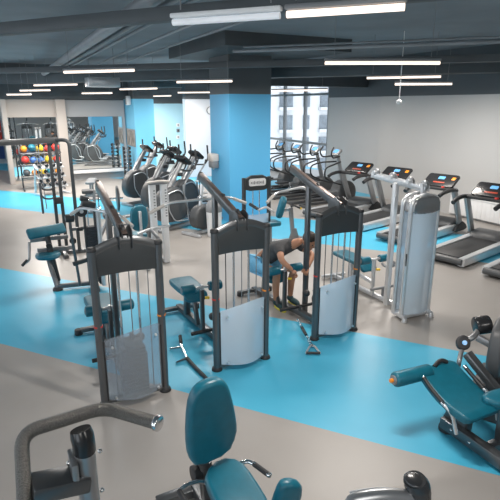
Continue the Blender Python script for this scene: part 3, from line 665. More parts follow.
# ---------------------------------------------------------------- climbers by the window
def climber(label, loc, rz):
    t = thing('stair_climber', label, 'climber', loc, rz, 'climbers in a row by the window')
    MB().beam((-1.0, .26, .05), (.65, .2, .05), .06, .07, .01).beam((-1.0, -.26, .05), (.65, -.2, .05), .06, .07, .01).beam((.6, -.3, .04), (.6, .3, .04), .08, .07, .01).beam((-.95, -.3, .04), (-.95, .3, .04), .06, .06, .01).build('base_frame', 'dgrey', t)
    MB().prism(smooth_outline([(-.05, .10), (.60, .10), (.68, .40), (.52, .66), (.2, .70), (-.02, .50)], 3), .38, (0, 0, 0), (1, 0, 0), (0, 0, 1), .06).build('drive_housing', 'dgrey', t)
    MB().tube([(.30, 0, .62), (.18, 0, 1.0), (.06, 0, 1.40)], [.06, .05, .045], 12, .2).build('mast', 'gunl', t)
    n = V(-.6, 0, .8); uy = V(.8, 0, .6)
    c = MB().prism(rrect(.30, .26, .06), .07, (0, 0, 1.45), (0, -1, 0), uy, .02).build('console', 'gunl', t)
    MB().prism(rrect(.18, .13, .02), .01, V(0, 0, 1.45)+n*.037+uy*.02, (0, -1, 0), uy, .003).build('screen', 'screen', c)
    for s in (-1, 1):
        MB().tube([(.02, s*.13, 1.36), (-.30, s*.22, 1.33), (-.38, s*.24, 1.48), (-.28, s*.22, 1.62)], .021, 10, .1).build('grip', 'black', t)
        MB().tube([(.10, s*.08, 1.20), (-.30, s*.30, 1.18), (-.62, s*.31, 1.10), (-.62, s*.30, .85), (-.30, s*.28, .70), (.05, s*.2, .60)], .022, 10, .16).build('side_rail', 'black', t)
        l = MB().beam((.05, s*.14, .40), (-.72, s*.15, .28 if s > 0 else .42), .05, .05, .01).build('pedal_arm', 'gunl', t)
        MB().box((-.62, s*.15, (.33 if s > 0 else .47)), (.40, .18, .04), bev=.015).build('pedal', 'black', l)
    return t
CL = [((336, 156), 'climber nearest the treadmills, standing before the grey wall'), ((315, 153.4), 'climber before the right window pane, second from the treadmills'),
      ((296.5, 150.3), 'climber before the middle window pane, third from the treadmills'), ((281, 149), 'climber closest to the wide blue pillar')]
for (px, py), lab in CL:
    p = at(px, py, {336: 1.36, 315: 1.36, 296.5: 1.38}.get(px, 1.34)); climber(lab, (p[0], p[1], 0), R(4))
# ---------------------------------------------------------------- ellipticals
def elliptical(label, loc, rz):
    t = thing('elliptical_trainer', label, 'elliptical', loc, rz, 'elliptical trainers before the white wall')
    MB().beam((-1.15, 0, .06), (.78, 0, .06), .12, .08, .02).beam((.76, -.26, .04), (.76, .26, .04), .08, .07, .01).beam((-1.1, -.2, .04), (-1.1, .2, .04), .07, .06, .01).build('base_frame', 'gunl', t)
    h = MB().prism(smooth_outline([(.0, .22), (.70, .18), (.88, .46), (.80, .78), (.52, 1.0), (.2, .96), (-.02, .6)], 3), .30, (0, 0, 0), (1, 0, 0), (0, 0, 1), .07).build('flywheel_housing', 'dgrey', t)
    for s in (-1, 1): MB().tube([(.05, s*.165, .2), (.10, s*.175, .7), (.3, s*.175, .93), (.62, s*.17, .86)], .014, 8, .16).tube([(.05, s*.165, .2), (.45, s*.17, .22), (.62, s*.17, .5), (.62, s*.17, .86)], .012, 8, .1).build('trim_frame', 'silver', h)
    MB().tube([(.52, 0, .84), (.30, 0, 1.15), (.06, 0, 1.46)], [.075, .058, .05], 12, .2).build('mast', 'gunl', t)
    n = V(-.62, 0, .78); uy = V(.78, 0, .62)
    c = MB().prism(rrect(.36, .30, .06), .07, (.0, 0, 1.52), (0, -1, 0), uy, .02).build('console', 'blackg', t)
    MB().prism(rrect(.2, .12, .02), .01, V(.0, 0, 1.52)+n*.036+uy*.03, (0, -1, 0), uy, .003).build('screen', 'mgrey', c)
    MB().box((.16, 0, 1.22), (.12, .2, .08), bev=.02).build('bottle_holder', 'black', t)
    for s in (-1, 1):
        a = MB().tube([(.12, s*.27, .36), (.26, s*.27, .80), (.24, s*.28, 1.05), (-.02, s*.30, 1.34)], .019, 10, .12).build('moving_arm', 'gunl', t)
        MB().tube([(.0, s*.30, 1.32), (-.12, s*.30, 1.44), (-.10, s*.29, 1.76)], .021, 10, .08).build('grip', 'black', a)
        MB().tube([(.12, s*.10, 1.30), (-.16, s*.14, 1.28), (-.2, s*.13, 1.40)], .018, 10, .05).build('fixed_handle', 'black', t)
        b = MB().tube([(.12, s*.27, .36), (-.25, s*.18, .30), (-1.05, s*.15, .16+.06*s)], .026, 10, .1).build('pedal_bar', 'silver', t)
        MB().box((-.42, s*.17, .32+.01*s), (.42, .15, .05), bev=.02).build('pedal', 'black', b)
    return t
EL = [((146.5, 147.5), 1.55, 'elliptical with the big housing beside the light blue pillar, leftmost of the trainers'), ((158, 145), 1.52, 'elliptical second from the light blue pillar, set back a little'),
      ((168, 153), 1.54, 'elliptical third from the light blue pillar, in the nearer row'), ((174.5, 149), 1.545, 'elliptical fourth from the light blue pillar, in the set-back row'),
      ((183, 158.6), 1.55, 'elliptical fifth from the light blue pillar, in the nearer row'), ((196, 155.6), 1.50, 'elliptical closest to the wide blue pillar, before the white wall')]
for (px, py), z, lab in EL:
    p = at(px, py, z); elliptical(lab, (p[0], p[1], 0), R(203))
# upright bike before the pillar
c = at(203, 221, 0)
t = thing('exercise_bike', 'dark exercise bike mostly hidden between the ellipticals and the bin', 'exercise bike', (4.12, 10.02, 0), R(203))
MB().prism(smooth_outline([(-.1, .12), (.45, .10), (.58, .35), (.46, .62), (.1, .66), (-.12, .4)], 3), .26, (0, 0, 0), (1, 0, 0), (0, 0, 1), .06).build('flywheel_housing', 'dgrey', t)
MB().beam((-.42, 0, .05), (.6, 0, .05), .09, .07, .01).beam((.58, -.28, .04), (.58, .28, .04), .07, .06, .01).beam((-.40, -.22, .04), (-.40, .22, .04), .07, .06, .01).build('base_frame', 'silver', t)
MB().tube([(.3, 0, .6), (.22, 0, 1.1)], .04, 10).tube([(.22, .2, 1.12), (.22, -.2, 1.12)], .02, 10).build('handlebar_post', 'silver', t)
MB().tube([(-.30, 0, .08), (-.27, 0, .72)], .04, 10).build('seat_post', 'silver', t)
MB().prism(smooth_outline([(-.16, -.12), (-.16, .12), (.0, .08), (.16, .03), (.16, -.03), (0, -.08)], 2), .07, (-.26, 0, .76), (1, 0, 0), (0, 1, 0), .02).build('saddle', 'black', t)
# bin
c = at(214.5, 236, 0)
t = thing('waste_bin', 'pale grey waste bin with a domed lid at the foot of the blue pillar', 'bin', c)
MB().lathe([(.125, 0), (.15, .02), (.165, .52), (.165, .55)]).build('bin_body', 'white', t)
MB().lathe([(.175, .54), (.175, .60), (.16, .68), (.11, .75), (.05, .775)]).build('lid', 'mgrey', t)
# ---------------------------------------------------------------- abductor seat in front (teal)
FX, FY = 1.02, 2.38
t = thing('abductor_machine', 'teal padded seat with tall backrest and side grips, closest whole seat to the camera', 'gym machine', (FX, FY, 0))
def LF(u, v, z): p = at(u, v, z); return (p[0]-FX, p[1]-FY, z)
bb, bt = V(*LF(212, 455, .64)), V(.93-FX+.01, 2.50-FY, 1.17)
bt = V(*LF(209, 384, 1.14)); bt.y += 0
ax = (bt-bb); ln = ax.length; axn = ax.normalized(); side = V(.99, .10, 0); side = (side-axn*side.dot(axn)).normalized()
hw = .168
out = [(-hw*.70, -ln/2-.02), (hw*.62, -ln/2-.02), (hw*1.0, -ln/2+.10), (hw*1.0, -ln/2+.2), (hw*.80, ln/2-.10), (hw*.62, ln/2-.01), (hw*.3, ln/2+.03), (-hw*.3, ln/2+.03), (-hw*.66, ln/2-.01), (-hw*.86, ln/2-.10), (-hw*.98, -ln/2+.2), (-hw*.95, -ln/2+.06)]
bk = MB().prism(smooth_outline(out, 1), .085, (bb+bt)/2, side, axn, .03).build('backrest', 'teal', t)
st_o = [(-.125, .12), (.02, .20), (.13, .13), (.145, -.02), (.14, -.25), (.10, -.32), (-.10, -.32), (-.14, -.25), (-.145, -.02)]
s0 = V(*LF(226, 478, .53))
MB().prism(smooth_outline(st_o, 1), .085, (s0.x, s0.y-.06, .53), (1, 0, 0), (0, .995, .09), .03).build('seat', 'teal', t)
MB().beam((s0.x-.02, .16, .06), (bb.x-.02, .12, .55), .08, .08, .012).beam((bb.x-.02, .12, .52), (bb+axn*.25).to_tuple()[:2]+(bb.z+.25,), .06, .05, .01).build('back_post', 'gun', t)
MB().beam((s0.x, .12, .42), (s0.x, -.3, .40), .07, .06, .01).beam((s0.x, -.1, .06), (s0.x, -.1, .42), .08, .09, .012).build('seat_frame', 'gun', t)
MB().beam((s0.x, .5, .05), (s0.x, -.8, .05), .09, .08, .01).beam((s0.x-.3, .45, .04), (s0.x+.3, .45, .04), .08, .07, .01).beam((s0.x-.3, -.75, .04), (s0.x+.3, -.75, .04), .08, .07, .01).build('base_frame', 'gun', t)
a0, a1, a2, a3 = LF(238, 464, .56), LF(248, 461, .58), LF(254, 464, .58), LF(269, 475, .58)
MB().tube([(s0.x+.05, a0[1]-.02, .47), a0, a1, a2], .013, 12, .03).build('side_handle', 'chrome', t)
gr = MB().tube([a2, a3], .0165, 14).build('hand_grip', 'black', t); MB().ball(a3, .018, 14).build('end_cap', 'chrome', gr)
MB().torus(V(*a2).lerp(V(*a3), .03), .012, .008, 'X').build('collar', 'chrome', gr)
b0, b1, b2, b3 = LF(200, 481, .53), LF(186, 485, .56), LF(179, 491, .56), LF(184, 500, .55)
MB().tube([(s0.x-.05, b0[1]-.02, .47), b0, b1, b2], .013, 12, .03).build('side_handle', 'chrome', t)
MB().tube([b2, b3, LF(196, 512, .54)], .0165, 14, .02).build('hand_grip', 'black', t)
pc = V(*LF(287, 494, .60))
MB().prism(smooth_outline([(-.075, -.16), (.085, -.16), (.09, .02), (.03, .10), (-.06, .125), (-.078, .06)], 1), .075, pc, (.96, -.25, .1), (.10, -.25, 1), .03).build('thigh_pad', 'teal', t)
kb = V(*LF(295.5, 487, .64)); kn = MB().cyl(kb+V(-.02, .03, -.01), kb+V(.004, .0, 0), .016, seg=16, bev=.003).build('pad_bolt', 'chrome', t)
MB().tube([(s0.x+.08, -.12, .36), (pc.x+.05, pc.y+.12, .38), (pc.x+.03, pc.y+.06, .58)], .03, 12, .06).build('pad_arm', 'gun', t)
MB().cyl((bb.x-.10, .13, .46), (bb.x-.04, .13, .46), .055, seg=20, bev=.008).build('recline_hub', 'black', t)
# ---------------------------------------------------------------- pull-up assist frame, bottom left corner
GX, GY = .12, 1.35
t = thing('chin_up_machine', 'machine with a bent chequered grip bar and black-capped post in the lower left corner', 'gym machine', (GX, GY, 0))
def LG(u, v, z): p = at(u, v, z); return V(p[0]-GX, p[1]-GY, z)
Zg = 1.78
pts = [LG(25, 512, Zg-.15), LG(21, 433, Zg), LG(104, 407.5, Zg), LG(157, 423, Zg)]
MB().tube(pts, .0205, 20, .05, 9).build('grip_bar', 'grip', t)
e = pts[-1]; d = (pts[-1]-pts[-2]).normalized()
MB().cyl(e-d*.006, e+d*.010, .0245, seg=20, bev=.004).build('end_cap', 'chrome', t)
pt = LG(84, 446, 1.735)
po = MB().tube([(pt.x+.0, pt.y, .05), (pt.x, pt.y, pt.z)], .030, 20, sy=1.2).build('upright', 'gunl', t)
cp = MB().tube([(pt.x, pt.y, pt.z-.015), (pt.x, pt.y, pt.z+.02), (pt.x-.004, pt.y+.010, pt.z+.052)], [.033, .0335, .030], 20, .03, 5, 1.2).build('post_cap', 'blackg', t)
q0, q1 = LG(30, 489, 1.66), V(pt.x, pt.y, 1.625)
MB().beam(q0, q1, .09, .05, .008).build('cross_beam', 'gun', t)
w0 = MB().box((pt.x-.035, pt.y, 1.66), (.02, .09, .10), bev=.005)
w0.build('weld_plate', 'gunl', t)
for du, dv in ((69, 463), (100, 451), (102, 490)):
    p = LG(du, dv, 1.67 if dv < 480 else 1.55); MB().ball(p, .0075, 12).build('bolt', 'chrome', t)
MB().beam((pt.x-.1, pt.y-.4, .04), (pt.x-.1, pt.y+.4, .04), .08, .07, .01).beam((pt.x-.4, pt.y, .05), (pt.x, pt.y, .05), .08, .07, .01).build('base_frame', 'gun', t)
q2 = V(q0.x, q0.y, 0); MB().beam((q0.x, q0.y, .05), (q0.x, q0.y, 1.66), .045, .05, .008).build('rear_post', 'gun', t)
# ---------------------------------------------------------------- frame corner at the bottom edge, right of centre
GX, GY = .88, .80
t = thing('machine_frame', 'dark frame corner with a rounded black knob cap at the bottom edge', 'gym machine', (GX, GY, 0))
k = LG(418, 487, 1.70)
MB().tube([(k.x, k.y, .05), (k.x, k.y, k.z-.02)], .028, 20, sy=1.15).build('upright', 'gunl', t)
MB().tube([(k.x+.004, k.y, k.z-.03), (k.x, k.y, k.z+.0), (k.x-.012, k.y+.004, k.z+.026)], [.031, .032, .028], 22, .03, 5, 1.2).ball((k.x-.012, k.y+.004, k.z+.024), (.027, .031, .012), 18).build('post_cap', 'dcap', t)
m0, m1 = LG(352, 503, 1.655), V(k.x-.02, k.y, 1.665)
mid = (m0+m1)/2+V(0, 0, .012)
MB().tube([m0-V(0, .03, .03), m0, mid, m1], .03, 16, .06, 5, .7).build('frame_beam', 'gunl', t)
MB().tube([m0+V(0, .012, .022), mid+V(0, .012, .022), m1+V(0, .008, .02)], .006, 8, .05).build('bright_edge', 'silver', t)
MB().beam((k.x, k.y-.35, .04), (k.x, k.y+.35, .04), .08, .07, .01).beam((k.x-.3, k.y, .05), (k.x, k.y, .05), .08, .07, .01).build('base_frame', 'gun', t)
# ---------------------------------------------------------------- leg curl machine at the right
GX, GY = 3.15, 2.40
t = thing('leg_curl_machine', 'leg curl machine with a curved teal bench and orange-tipped roller at the right edge', 'gym machine', (GX, GY, 0))
def bench_pt(u, v):
    y = .245-v*.52; z = .615-.165*(v**1.15)-.045*math.sin(math.pi*min(1, v*1.05))
    wd = .17+.02*v+.012*math.cos(2*math.pi*v)
    return V((u-.5)*2*wd-.045, y, z-.010*(2*u-1)**2*0)
pd = MB()
prof = [bench_pt(.5, k/16) for k in range(17)]
tmp = bmesh.new(); rings = []
for k, p in enumerate(prof):
    wd = .198+.012*math.sin(math.pi*k/16); th = .075; e = .035 if 0 < k < 16 else .06
    d = (prof[min(16, k+1)]-prof[max(0, k-1)]).normalized(); nn = V(1, 0, 0).cross(d); nn = nn if nn.z > 0 else -nn
    rg = []
    for a, b in rrect(2*wd-(.0 if 0 < k < 16 else .05), th-(0 if 0 < k < 16 else .03), .02 if 0 < k < 16 else .015, 4): rg.append(tmp.verts.new(p+V(a, 0, 0)+nn*(b-th/2)))
    rings.append(rg)
m_ = len(rings[0])
for a, b in zip(rings, rings[1:]):
    for i in range(m_): tmp.faces.new((a[i], a[(i+1) % m_], b[(i+1) % m_], b[i]))
tmp.faces.new(rings[0]); tmp.faces.new(rings[-1][::-1]); bmesh.ops.recalc_face_normals(tmp, faces=tmp.faces[:])
pd._add(tmp); pd.build('bench_pad', 'teal', t, 60)
r0, r1 = LG(394, 380, .575), LG(430, 371, .575)
ro = MB().cyl(r0, r1, .062, seg=28, bev=.02).build('ankle_roller', 'teal', t)
dr = (r0-r1).normalized(); MB().cyl(r0-dr*.004, r0+dr*.012, .040, seg=20, bev=.004).build('end_disc', 'mgrey', ro); MB().cyl(r0+dr*.01, r0+dr*.04, .017, seg=16, bev=.004).build('end_plug', 'orange', ro)
f0 = LG(447, 430, 0)
MB().cyl((f0.x, f0.y, 0), (f0.x, f0.y, .05), .075, .07, 22, .012).build('foot', 'black', t)
MB().beam((f0.x-.03, f0.y+.03, .085), (f0.x-.05, -1.3, .085), .085, .10, .012).build('base_rail', 'gun', t)
MB().beam((f0.x+.02, f0.y-.40, .08), (f0.x+.75, f0.y-.40, .08), .08, .09, .012).build('cross_rail', 'gun', t)
MB().prism([(.12, .05), (-.14, .05), (-.16, .40), (-.02, .50), (.13, .50), (.05, .25)], .09, (f0.x+.02, f0.y-.05, 0), (0, 1, 0), (0, 0, 1), .015).build('bench_post', 'gun', t)
for dy in (-.10, -.28):
    MB().ball((f0.x-.075, f0.y+dy, .09), .012, 12).build('bolt', 'chrome', t)
for gp in ([(424, 378, .57), (429, 386, .54), (442, 402, .47)], [(466, 368, .58), (472, 375, .55), (484, 389, .50)]):
    P3 = [LG(*g) for g in gp]
    g_ = MB().tube(P3, .0165, 14, .02).build('hand_grip', 'black', t)
    MB().cyl(P3[0]+V(0, .02, .008), P3[0], .019, seg=14).build('collar', 'chrome', g_); MB().cyl(P3[2], P3[2]+(P3[2]-P3[1]).normalized()*.02, .019, seg=14).build('collar', 'chrome', g_)
    en = P3[2]; MB().tube([en, en+V(.03, -.09, -.07), V(en.x+.07, en.y-.11, max(.12, en.z-.24))], .0155, 12, .05).build('handle_tube', 'alu', t)
MB().tube([LG(436, 368, .60)+V(0, .02, 0), LG(438, 362, .62), LG(442, 360, .63), LG(447, 362, .61)], .018, 10, .03).build('roller_hook', 'black', t)
w0, w1 = LG(467, 353, .66), V(.42, -.70, .10)
d1 = V(3.50-GX, 2.25-GY, .36)
MB().beam(w0, w0+(d1-w0)*1.9, .085, .06, .01).build('side_beam', 'gun', t)
dp = LG(463, 343, .70)
ds = MB().prism(smooth_outline([(-.05, -.06), (.05, -.06), (.065, .03), (0, .08), (-.065, .03)], 2), .05, dp, (.8, -.5, 0), (.3, .4, .86), .012).build('angle_gauge', 'black', t)
MB().cyl(dp+V(-.012, -.022, .015), dp+V(-.018, -.034, .022), .020, seg=20).build('gauge_face', 'screen', ds)
MB().tube([dp+V(.0, 0, -.03), LG(459, 362, .58), LG(458, 368, .5)], .02, 10, .03).build('gauge_stalk', 'gunl', t)
rp = LG(482, 325, .80); MB().cyl(rp+V(-.06, .03, -.01), rp+V(.06, -.03, .01), .082, seg=28, bev=.015).build('shin_roller', 'blackg', t)
cc = LG(499, 348, .62)
MB().tube([rp+V(-.02, 0, -.03), LG(472, 338, .74), dp+V(.03, .02, .0)], .025, 12, .04).build('roller_stalk', 'gunl', t)
hs = MB().prism(smooth_outline([(-.24, -.26), (.26, -.26), (.27, .14), (.14, .26), (-.08, .27), (-.22, .16)], 3), .12, cc, (.89, .45, 0), (0, 0, 1), .03).build('cam_housing', 'dgrey', t)
nn = V(.45, -.89, 0)
c1 = cc+nn*.075; MB().beam(LG(477, 337, .74)+V(0, 0, 0), LG(490, 346, .68)+nn*.05, .05, .06, .01).build('crank_arm', 'gunl', t)
MB().cyl(LG(492, 345, .68), LG(492, 345, .68)+nn*.06, .05, seg=20, bev=.006).build('crank_hub', 'black', t)
p = LG(490, 354, .62)+nn*.04; MB().beam(p+V(-.03, 0, .03), p+V(.05, 0, -.02), .022, .012, .004).build('adjuster_pin', 'yellow', t)
MB().box((cc.x, cc.y, .17), (.46, .30, .34), Matrix.Rotation(R(27), 4, 'Z'), .02).build('stack_cover', 'dgrey', t)
s_c = LG(503, 403, .47)
MB().prism(smooth_outline([(-.17, -.05), (.2, -.12), (.2, .12), (-.17, .08)], 2), .09, s_c+V(.02, 0, .02), (.9, -.45, .1), (.4, .85, .25), .03).build('front_pad', 'teal', t)
MB().beam((s_c.x+.03, s_c.y, .08), (s_c.x+.02, s_c.y, .44), .06, .06, .01).build('front_post', 'gun', t)
# ---------------------------------------------------------------- free weights at the far end
def pl(u, v, y): return on_plane(u, v, 1, y)
rk = pl(46, 185, 17.9); t = thing('ball_rack', 'dark tiered storage rack holding coloured balls before the left mirror', 'rack', (1.42, 17.9, 0))
for x in (-.62, .62): MB().beam((x, .2, .0), (x, .2, 1.45), .05, .05, .006).beam((x, -.3, .03), (x, .3, .03), .05, .05, .006).build('side_frame', 'dgrey', t)
for z in (.45, .85, 1.22): MB().tube([(-.62, .1, z), (.62, .1, z)], .02, 8).tube([(-.62, -.12, z-.03), (.62, -.12, z-.03)], .02, 8).tube([(-.62, .2, z), (-.62, -.12, z-.03)], .018, 8).tube([(.62, .2, z), (.62, -.12, z-.03)], .018, 8).build('shelf', 'gun', t)
ORD = ['leftmost', 'second from left', 'middle', 'second from right', 'rightmost']
cols = [[('orange', 'orange'), ('teal', 'teal'), ('yellow', 'yellow'), ('red', 'red'), ('red', 'red')],
        [('red', 'red'), ('bluep', 'blue'), ('bluep', 'blue'), ('yellow', 'yellow'), ('red', 'red')],
        [('dgrey', 'dark grey'), ('orange', 'orange'), ('yellow', 'yellow'), ('teal', 'teal'), ('orange', 'orange')]]
for i, z in enumerate((1.22, .85, .45)):
    for j in range(5):
        m, nm = cols[i][j]; r = (.11, .135, .12)[(i+j) % 3]
        o = thing('exercise_ball', '%s ball, %s on the %s tier of the rack' % (nm, ORD[j], ('top', 'middle', 'bottom')[i]), 'ball', (1.42-.48+j*.24, 17.9-.01, z+r), 0, 'coloured balls on the rack')
        MB().ball((0, 0, 0), r*.9, 16).build('ball_shell', m, o); MB().torus((0, 0, 0), r*.895, .006, 'YZX'[j % 3], 20, 6).build('seam', 'black', o)
# dumbbell rack right of it
t = thing('dumbbell_rack', 'white tiered dumbbell rack beside the crossover uprights', 'rack', (1.55, 16.75, 0), R(20))
for x in (-.42, .42): MB().beam((x, .25, 0), (x, .1, .95), .05, .05, .006).beam((x, -.35, .03), (x, .35, .03), .06, .05, .006).build('side_frame', 'white', t)
for k, z in enumerate((.30, .58, .86)): MB().prism(rrect(.9, .26, .02), .025, (0, -.10+k*.08, z), (1, 0, 0), (0, .92, .38), .004).build('tray', 'silver', t)
def dumbbell(label, loc, rz, sc, grp, rot=None):
    o = thing('dumbbell', label, 'dumbbell', loc, rz, grp)
    MB().cyl((0, -.12*sc, 0), (0, .12*sc, 0), .016, seg=10).build('handle', 'chrome', o)
    for s in (-1, 1): MB().cyl((0, s*.07*sc, 0), (0, s*.15*sc, 0), .062*sc, seg=6, bev=.01).build('head', 'black', o)
    if rot: o.rotation_euler = rot
    return o
N5 = ['first', 'second', 'third', 'fourth']
for i in range(3):
    for j in range(4):
        x = -.33+j*.22; y = -.10+i*.08; p = Matrix.Rotation(R(20), 4, 'Z') @ V(x, y-.01, 0)
        dumbbell('black hex dumbbell, %s from the left on the %s tray of the white rack' % (N5[j], ('lowest', 'middle', 'top')[i]), (1.55+p.x, 16.75+p.y, (.30, .58, .86)[i]+.085), R(20), .95, 'hex dumbbells on the white rack', (R(22), 0, R(20)))
# slim dumbbell tower beside the light blue pillar
DX, DY = 4.40, 18.55
t = thing('dumbbell_tower', 'slim dark dumbbell tower beside the light blue pillar', 'rack', (DX, DY, 0))
MB().beam((-.10, .12, 0), (-.10, .12, 1.25), .04, .05, .005).beam((.10, .12, 0), (.10, .12, 1.25), .04, .05, .005).box((0, .1, .03), (.4, .4, .05), bev=.01).build('tower_frame', 'gun', t)
N8 = ['lowest', 'second lowest', 'third lowest', 'fourth lowest', 'fourth highest', 'third highest', 'second highest', 'highest']
for k in range(8):
    z = .16+k*.14; MB().beam((-.11, .1, z), (-.11, -.06, z+.0), .02, .02, .003).beam((.11, .1, z), (.11, -.06, z), .02, .02, .003).build('support_arm', 'gun', t)
    dumbbell('round dumbbell, %s on the slim tower by the light blue pillar' % N8[k], (DX, DY-.03, z+.035), R(90), .95, 'dumbbells on the slim tower')
# low bench on the floor between rack and mirror
c = at(81, 194, 0)
t = thing('flat_bench', 'low silver framed bench on the floor before the wide mirror', 'bench', (c[0]+.3, c[1]-.25, 0), R(-15))
MB().prism(rrect(.26, 1.0, .05), .07, (0, 0, .42), (1, 0, 0), (0, 1, 0), .02).build('bench_pad', 'mgrey', t)
MB().beam((0, -.45, .06), (0, .45, .06), .07, .06, .01).beam((-.25, -.45, .03), (.25, -.45, .03), .06, .06, .01).beam((-.25, .45, .03), (.25, .45, .03), .06, .06, .01).beam((0, -.35, .06), (0, -.35, .4), .06, .06, .01).beam((0, .35, .06), (0, .35, .4), .06, .06, .01).build('bench_frame', 'gunl', t)
# plate-loaded stands
def plate_stand(label, loc, rz):
    t = thing('plate_loaded_bench', label, 'gym machine', loc, rz, 'plate loaded benches before the mirror')
    MB().beam((-.55, 0, .04), (.45, 0, .04), .07, .07, .01).beam((-.5, -.3, .04), (-.5, .3, .04), .06, .06, .01).beam((.3, -.3, .04), (.3, .3, .04), .06, .06, .01).beam((-.1, 0, .06), (-.1, 0, .62), .07, .07, .01).tube([(-.5, 0, .1), (-.3, 0, .5), (.2, 0, .55)], .035, 10, .1).build('base_frame', 'gunl', t)
    MB().cyl((-.4, 0, .36), (.62, 0, .36), .025, seg=12).build('bar', 'chrome', t)
    p = MB().cyl((.46, 0, .36), (.51, 0, .36), .33, seg=36, bev=.012).build('weight_plate', 'dgrey', t)
    MB().torus((.515, 0, .36), .24, .012, 'X', 32, 6).cyl((.50, 0, .36), (.53, 0, .36), .07, seg=18).build('plate_rim', 'mgrey', p)
    MB().prism(rrect(.28, .34, .06), .08, (-.25, 0, .58), (1, 0, 0), (0, 1, 0), .02).build('pad', 'dgrey', t)
    return t
plate_stand('bench with a big dark plate near the slim dumbbell tower', (2.30, 13.12, 0), R(-8))
plate_stand('bench with a dark plate half hidden behind the silver twin columns', (2.20, 9.95, 0), R(-6))
# ---------------------------------------------------------------- the person on the third pulldown's seat
def skinned(verts, edges, rad, root, sub=2):
    me = bpy.data.meshes.new('sk'); me.from_pydata([tuple(v) for v in verts], edges, []); ob = bpy.data.objects.new('sk', me); COL.objects.link(ob)
    md = ob.modifiers.new('s', 'SKIN'); md.use_smooth_shade = True
    for i, r in enumerate(rad): me.skin_vertices[0].data[i].radius = (r, r) if not isinstance(r, tuple) else r
    me.skin_vertices[0].data[root].use_root = True
    sb = ob.modifiers.new('u', 'SUBSURF'); sb.levels = sub; sb.render_levels = sub
    dg = bpy.context.evaluated_depsgraph_get(); dg.update(); ev = ob.evaluated_get(dg); m2 = bpy.data.meshes.new_from_object(ev)
    mb = MB(); mb.b.from_mesh(m2); bpy.data.meshes.remove(m2); bpy.data.objects.remove(ob); return mb
PX, PY = 3.20, 5.78
t = thing('person', 'person in light blue shorts bent forward on the seat of the third pulldown machine', 'person', (PX, PY, 0))
def LP(x, y, z): return V(x-PX, y-PY, z)
def LA(u, v, z): p = at(u, v, z); return LP(*p)
pel = LP(3.17, 5.82, .60); ches = LP(3.33, 5.56, .86); neck = LP(3.44, 5.36, .97); 
hipR, hipL = LP(3.06, 5.80, .585), LP(3.27, 5.84, .585)
knR, knL = LP(3.17, 5.43, .555), LP(3.45, 5.46, .555)
anR, anL = LP(3.24, 5.56, .10), LP(3.50, 5.62, .10)
shR, shL = LP(3.19, 5.42, .90), LP(3.52, 5.52, .90)
elR, elL = LP(3.10, 5.20, .80), LP(3.64, 5.30, .78)
haR, haL = LP(3.24, 5.16, .66), LP(3.48, 5.18, .66)
body_v = [pel, (pel+ches)/2+V(-.02, .0, .04), ches, neck, neck+V(.035, -.05, .03), hipR, knR, (knR*.6+anR*.4)+V(0, .03, 0), anR, hipL, knL, (knL*.6+anL*.4)+V(0, .03, 0), anL,
          shR, elR, haR, shL, elL, haL]
body_e = [(0, 1), (1, 2), (2, 3), (3, 4), (0, 5), (5, 6), (6, 7), (7, 8), (0, 9), (9, 10), (10, 11), (11, 12), (2, 13), (13, 14), (14, 15), (2, 16), (16, 17), (17, 18)]
body_r = [.12, .115, .13, .055, .05, .085, .06, .055, .038, .085, .06, .055, .038, .058, .042, .03, .058, .042, .03]
mb = skinned(body_v, body_e, body_r, 0)
hd = neck+V(.08, -.13, .03)                                         # head, face turned down and forward
fw = V(.30, -.80, -.50).normalized(); hu = V(.2, -.45, .85); hu = (hu-fw*hu.dot(fw)).normalized(); hs_ = fw.cross(hu).normalized()
hm = Matrix((hs_, fw, hu)).transposed().to_4x4(); hm.translation = hd
hb = MB().ball((0, 0, .02), (.075, .095, .105), 20).ball((0, .035, -.06), (.055, .06, .06), 16).ball((0, .098, -.01), (.014, .022, .022), 10)
for s in (-1, 1): hb.ball((s*.078, -.005, -.005), (.012, .022, .032), 10)
hb.xf(hm); tmpm = bpy.data.meshes.new('t'); hb.b.to_mesh(tmpm); mb.b.from_mesh(tmpm); bpy.data.meshes.remove(tmpm); hb.b.free()
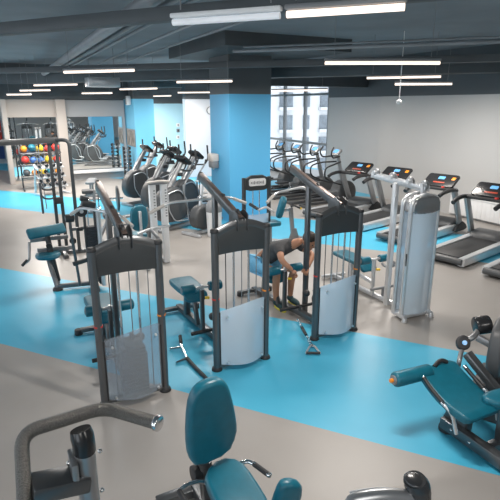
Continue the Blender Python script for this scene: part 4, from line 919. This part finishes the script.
for hand, elb, s in ((haR, elR, 1), (haL, elL, -1)):                 # palm, four bent fingers and a thumb closing on the roller stem
    d = (hand-elb).normalized(); pc = hand+d*.03; mb.ball(pc, (.034, .034, .03), 12)
    sd = d.cross(V(0, 0, 1)).normalized(); dn = sd.cross(d).normalized()
    for k in range(4):
        b0 = pc+sd*(-.027+.018*k)+d*.02; L0 = (.075, .085, .08, .062)[k]
        mb.tube([b0, b0+d*L0*.45, b0+d*L0*.65-dn*L0*.35, b0+d*L0*.45-dn*L0*.6], [.0095, .009, .008, .007], 8, .012)
    mb.tube([pc-sd*.03*s, pc-sd*.055*s+d*.02, pc-sd*.05*s+d*.05-dn*.02], [.011, .010, .008], 8, .015)
mb.build('body', 'skin', t, 60)
ey = MB(); mo = MB()
for s in (-1, 1): ey.ball((s*.03, .088, .012), (.012, .008, .008), 10)
ey.xf(hm).build('eyes', 'black', t); mo.ball((0, .09, -.062), (.022, .008, .006), 10).xf(hm).build('mouth', mat('lips', (.35, .13, .1), .5), t)
MB().ball((0, -.012, .045), (.082, .098, .095), 20).xf(hm).build('hair', 'hair', t)
sv = [pel+V(0, 0, .02), (pel+ches)/2+V(-.02, 0, .04), ches, neck+V(-.01, .02, -.01), shR, (shR*.45+elR*.55), shL, (shL*.45+elL*.55)]
skinned(sv, [(0, 1), (1, 2), (2, 3), (2, 4), (4, 5), (2, 6), (6, 7)], [.135, .13, .145, .068, .072, .06, .072, .06], 0).build('shirt', 'shirt', t, 60)
qv = [pel+V(0, .0, .0), hipR, hipR.lerp(knR, .72), hipL, hipL.lerp(knL, .72)]
skinned(qv, [(0, 1), (1, 2), (0, 3), (3, 4)], [.142, .105, .085, .105, .085], 0).build('shorts', 'shorts', t, 60)
for an in (anR, anL):
    f = an+V(.02, -.07, -.045)
    o = MB().ball((f.x, f.y-.01, .052), (.046, .135, .045), 14).ball((an.x, an.y, .085), (.045, .055, .05), 12).build('shoe', 'shoe', t)
    MB().prism(smooth_outline([(-.042, -.13), (.042, -.13), (.046, .06), (.036, .13), (-.036, .13), (-.046, .06)], 2), .03, (f.x, f.y-.01, .016), (1, 0, 0), (0, 1, 0), .008).build('sole', 'lime', o)
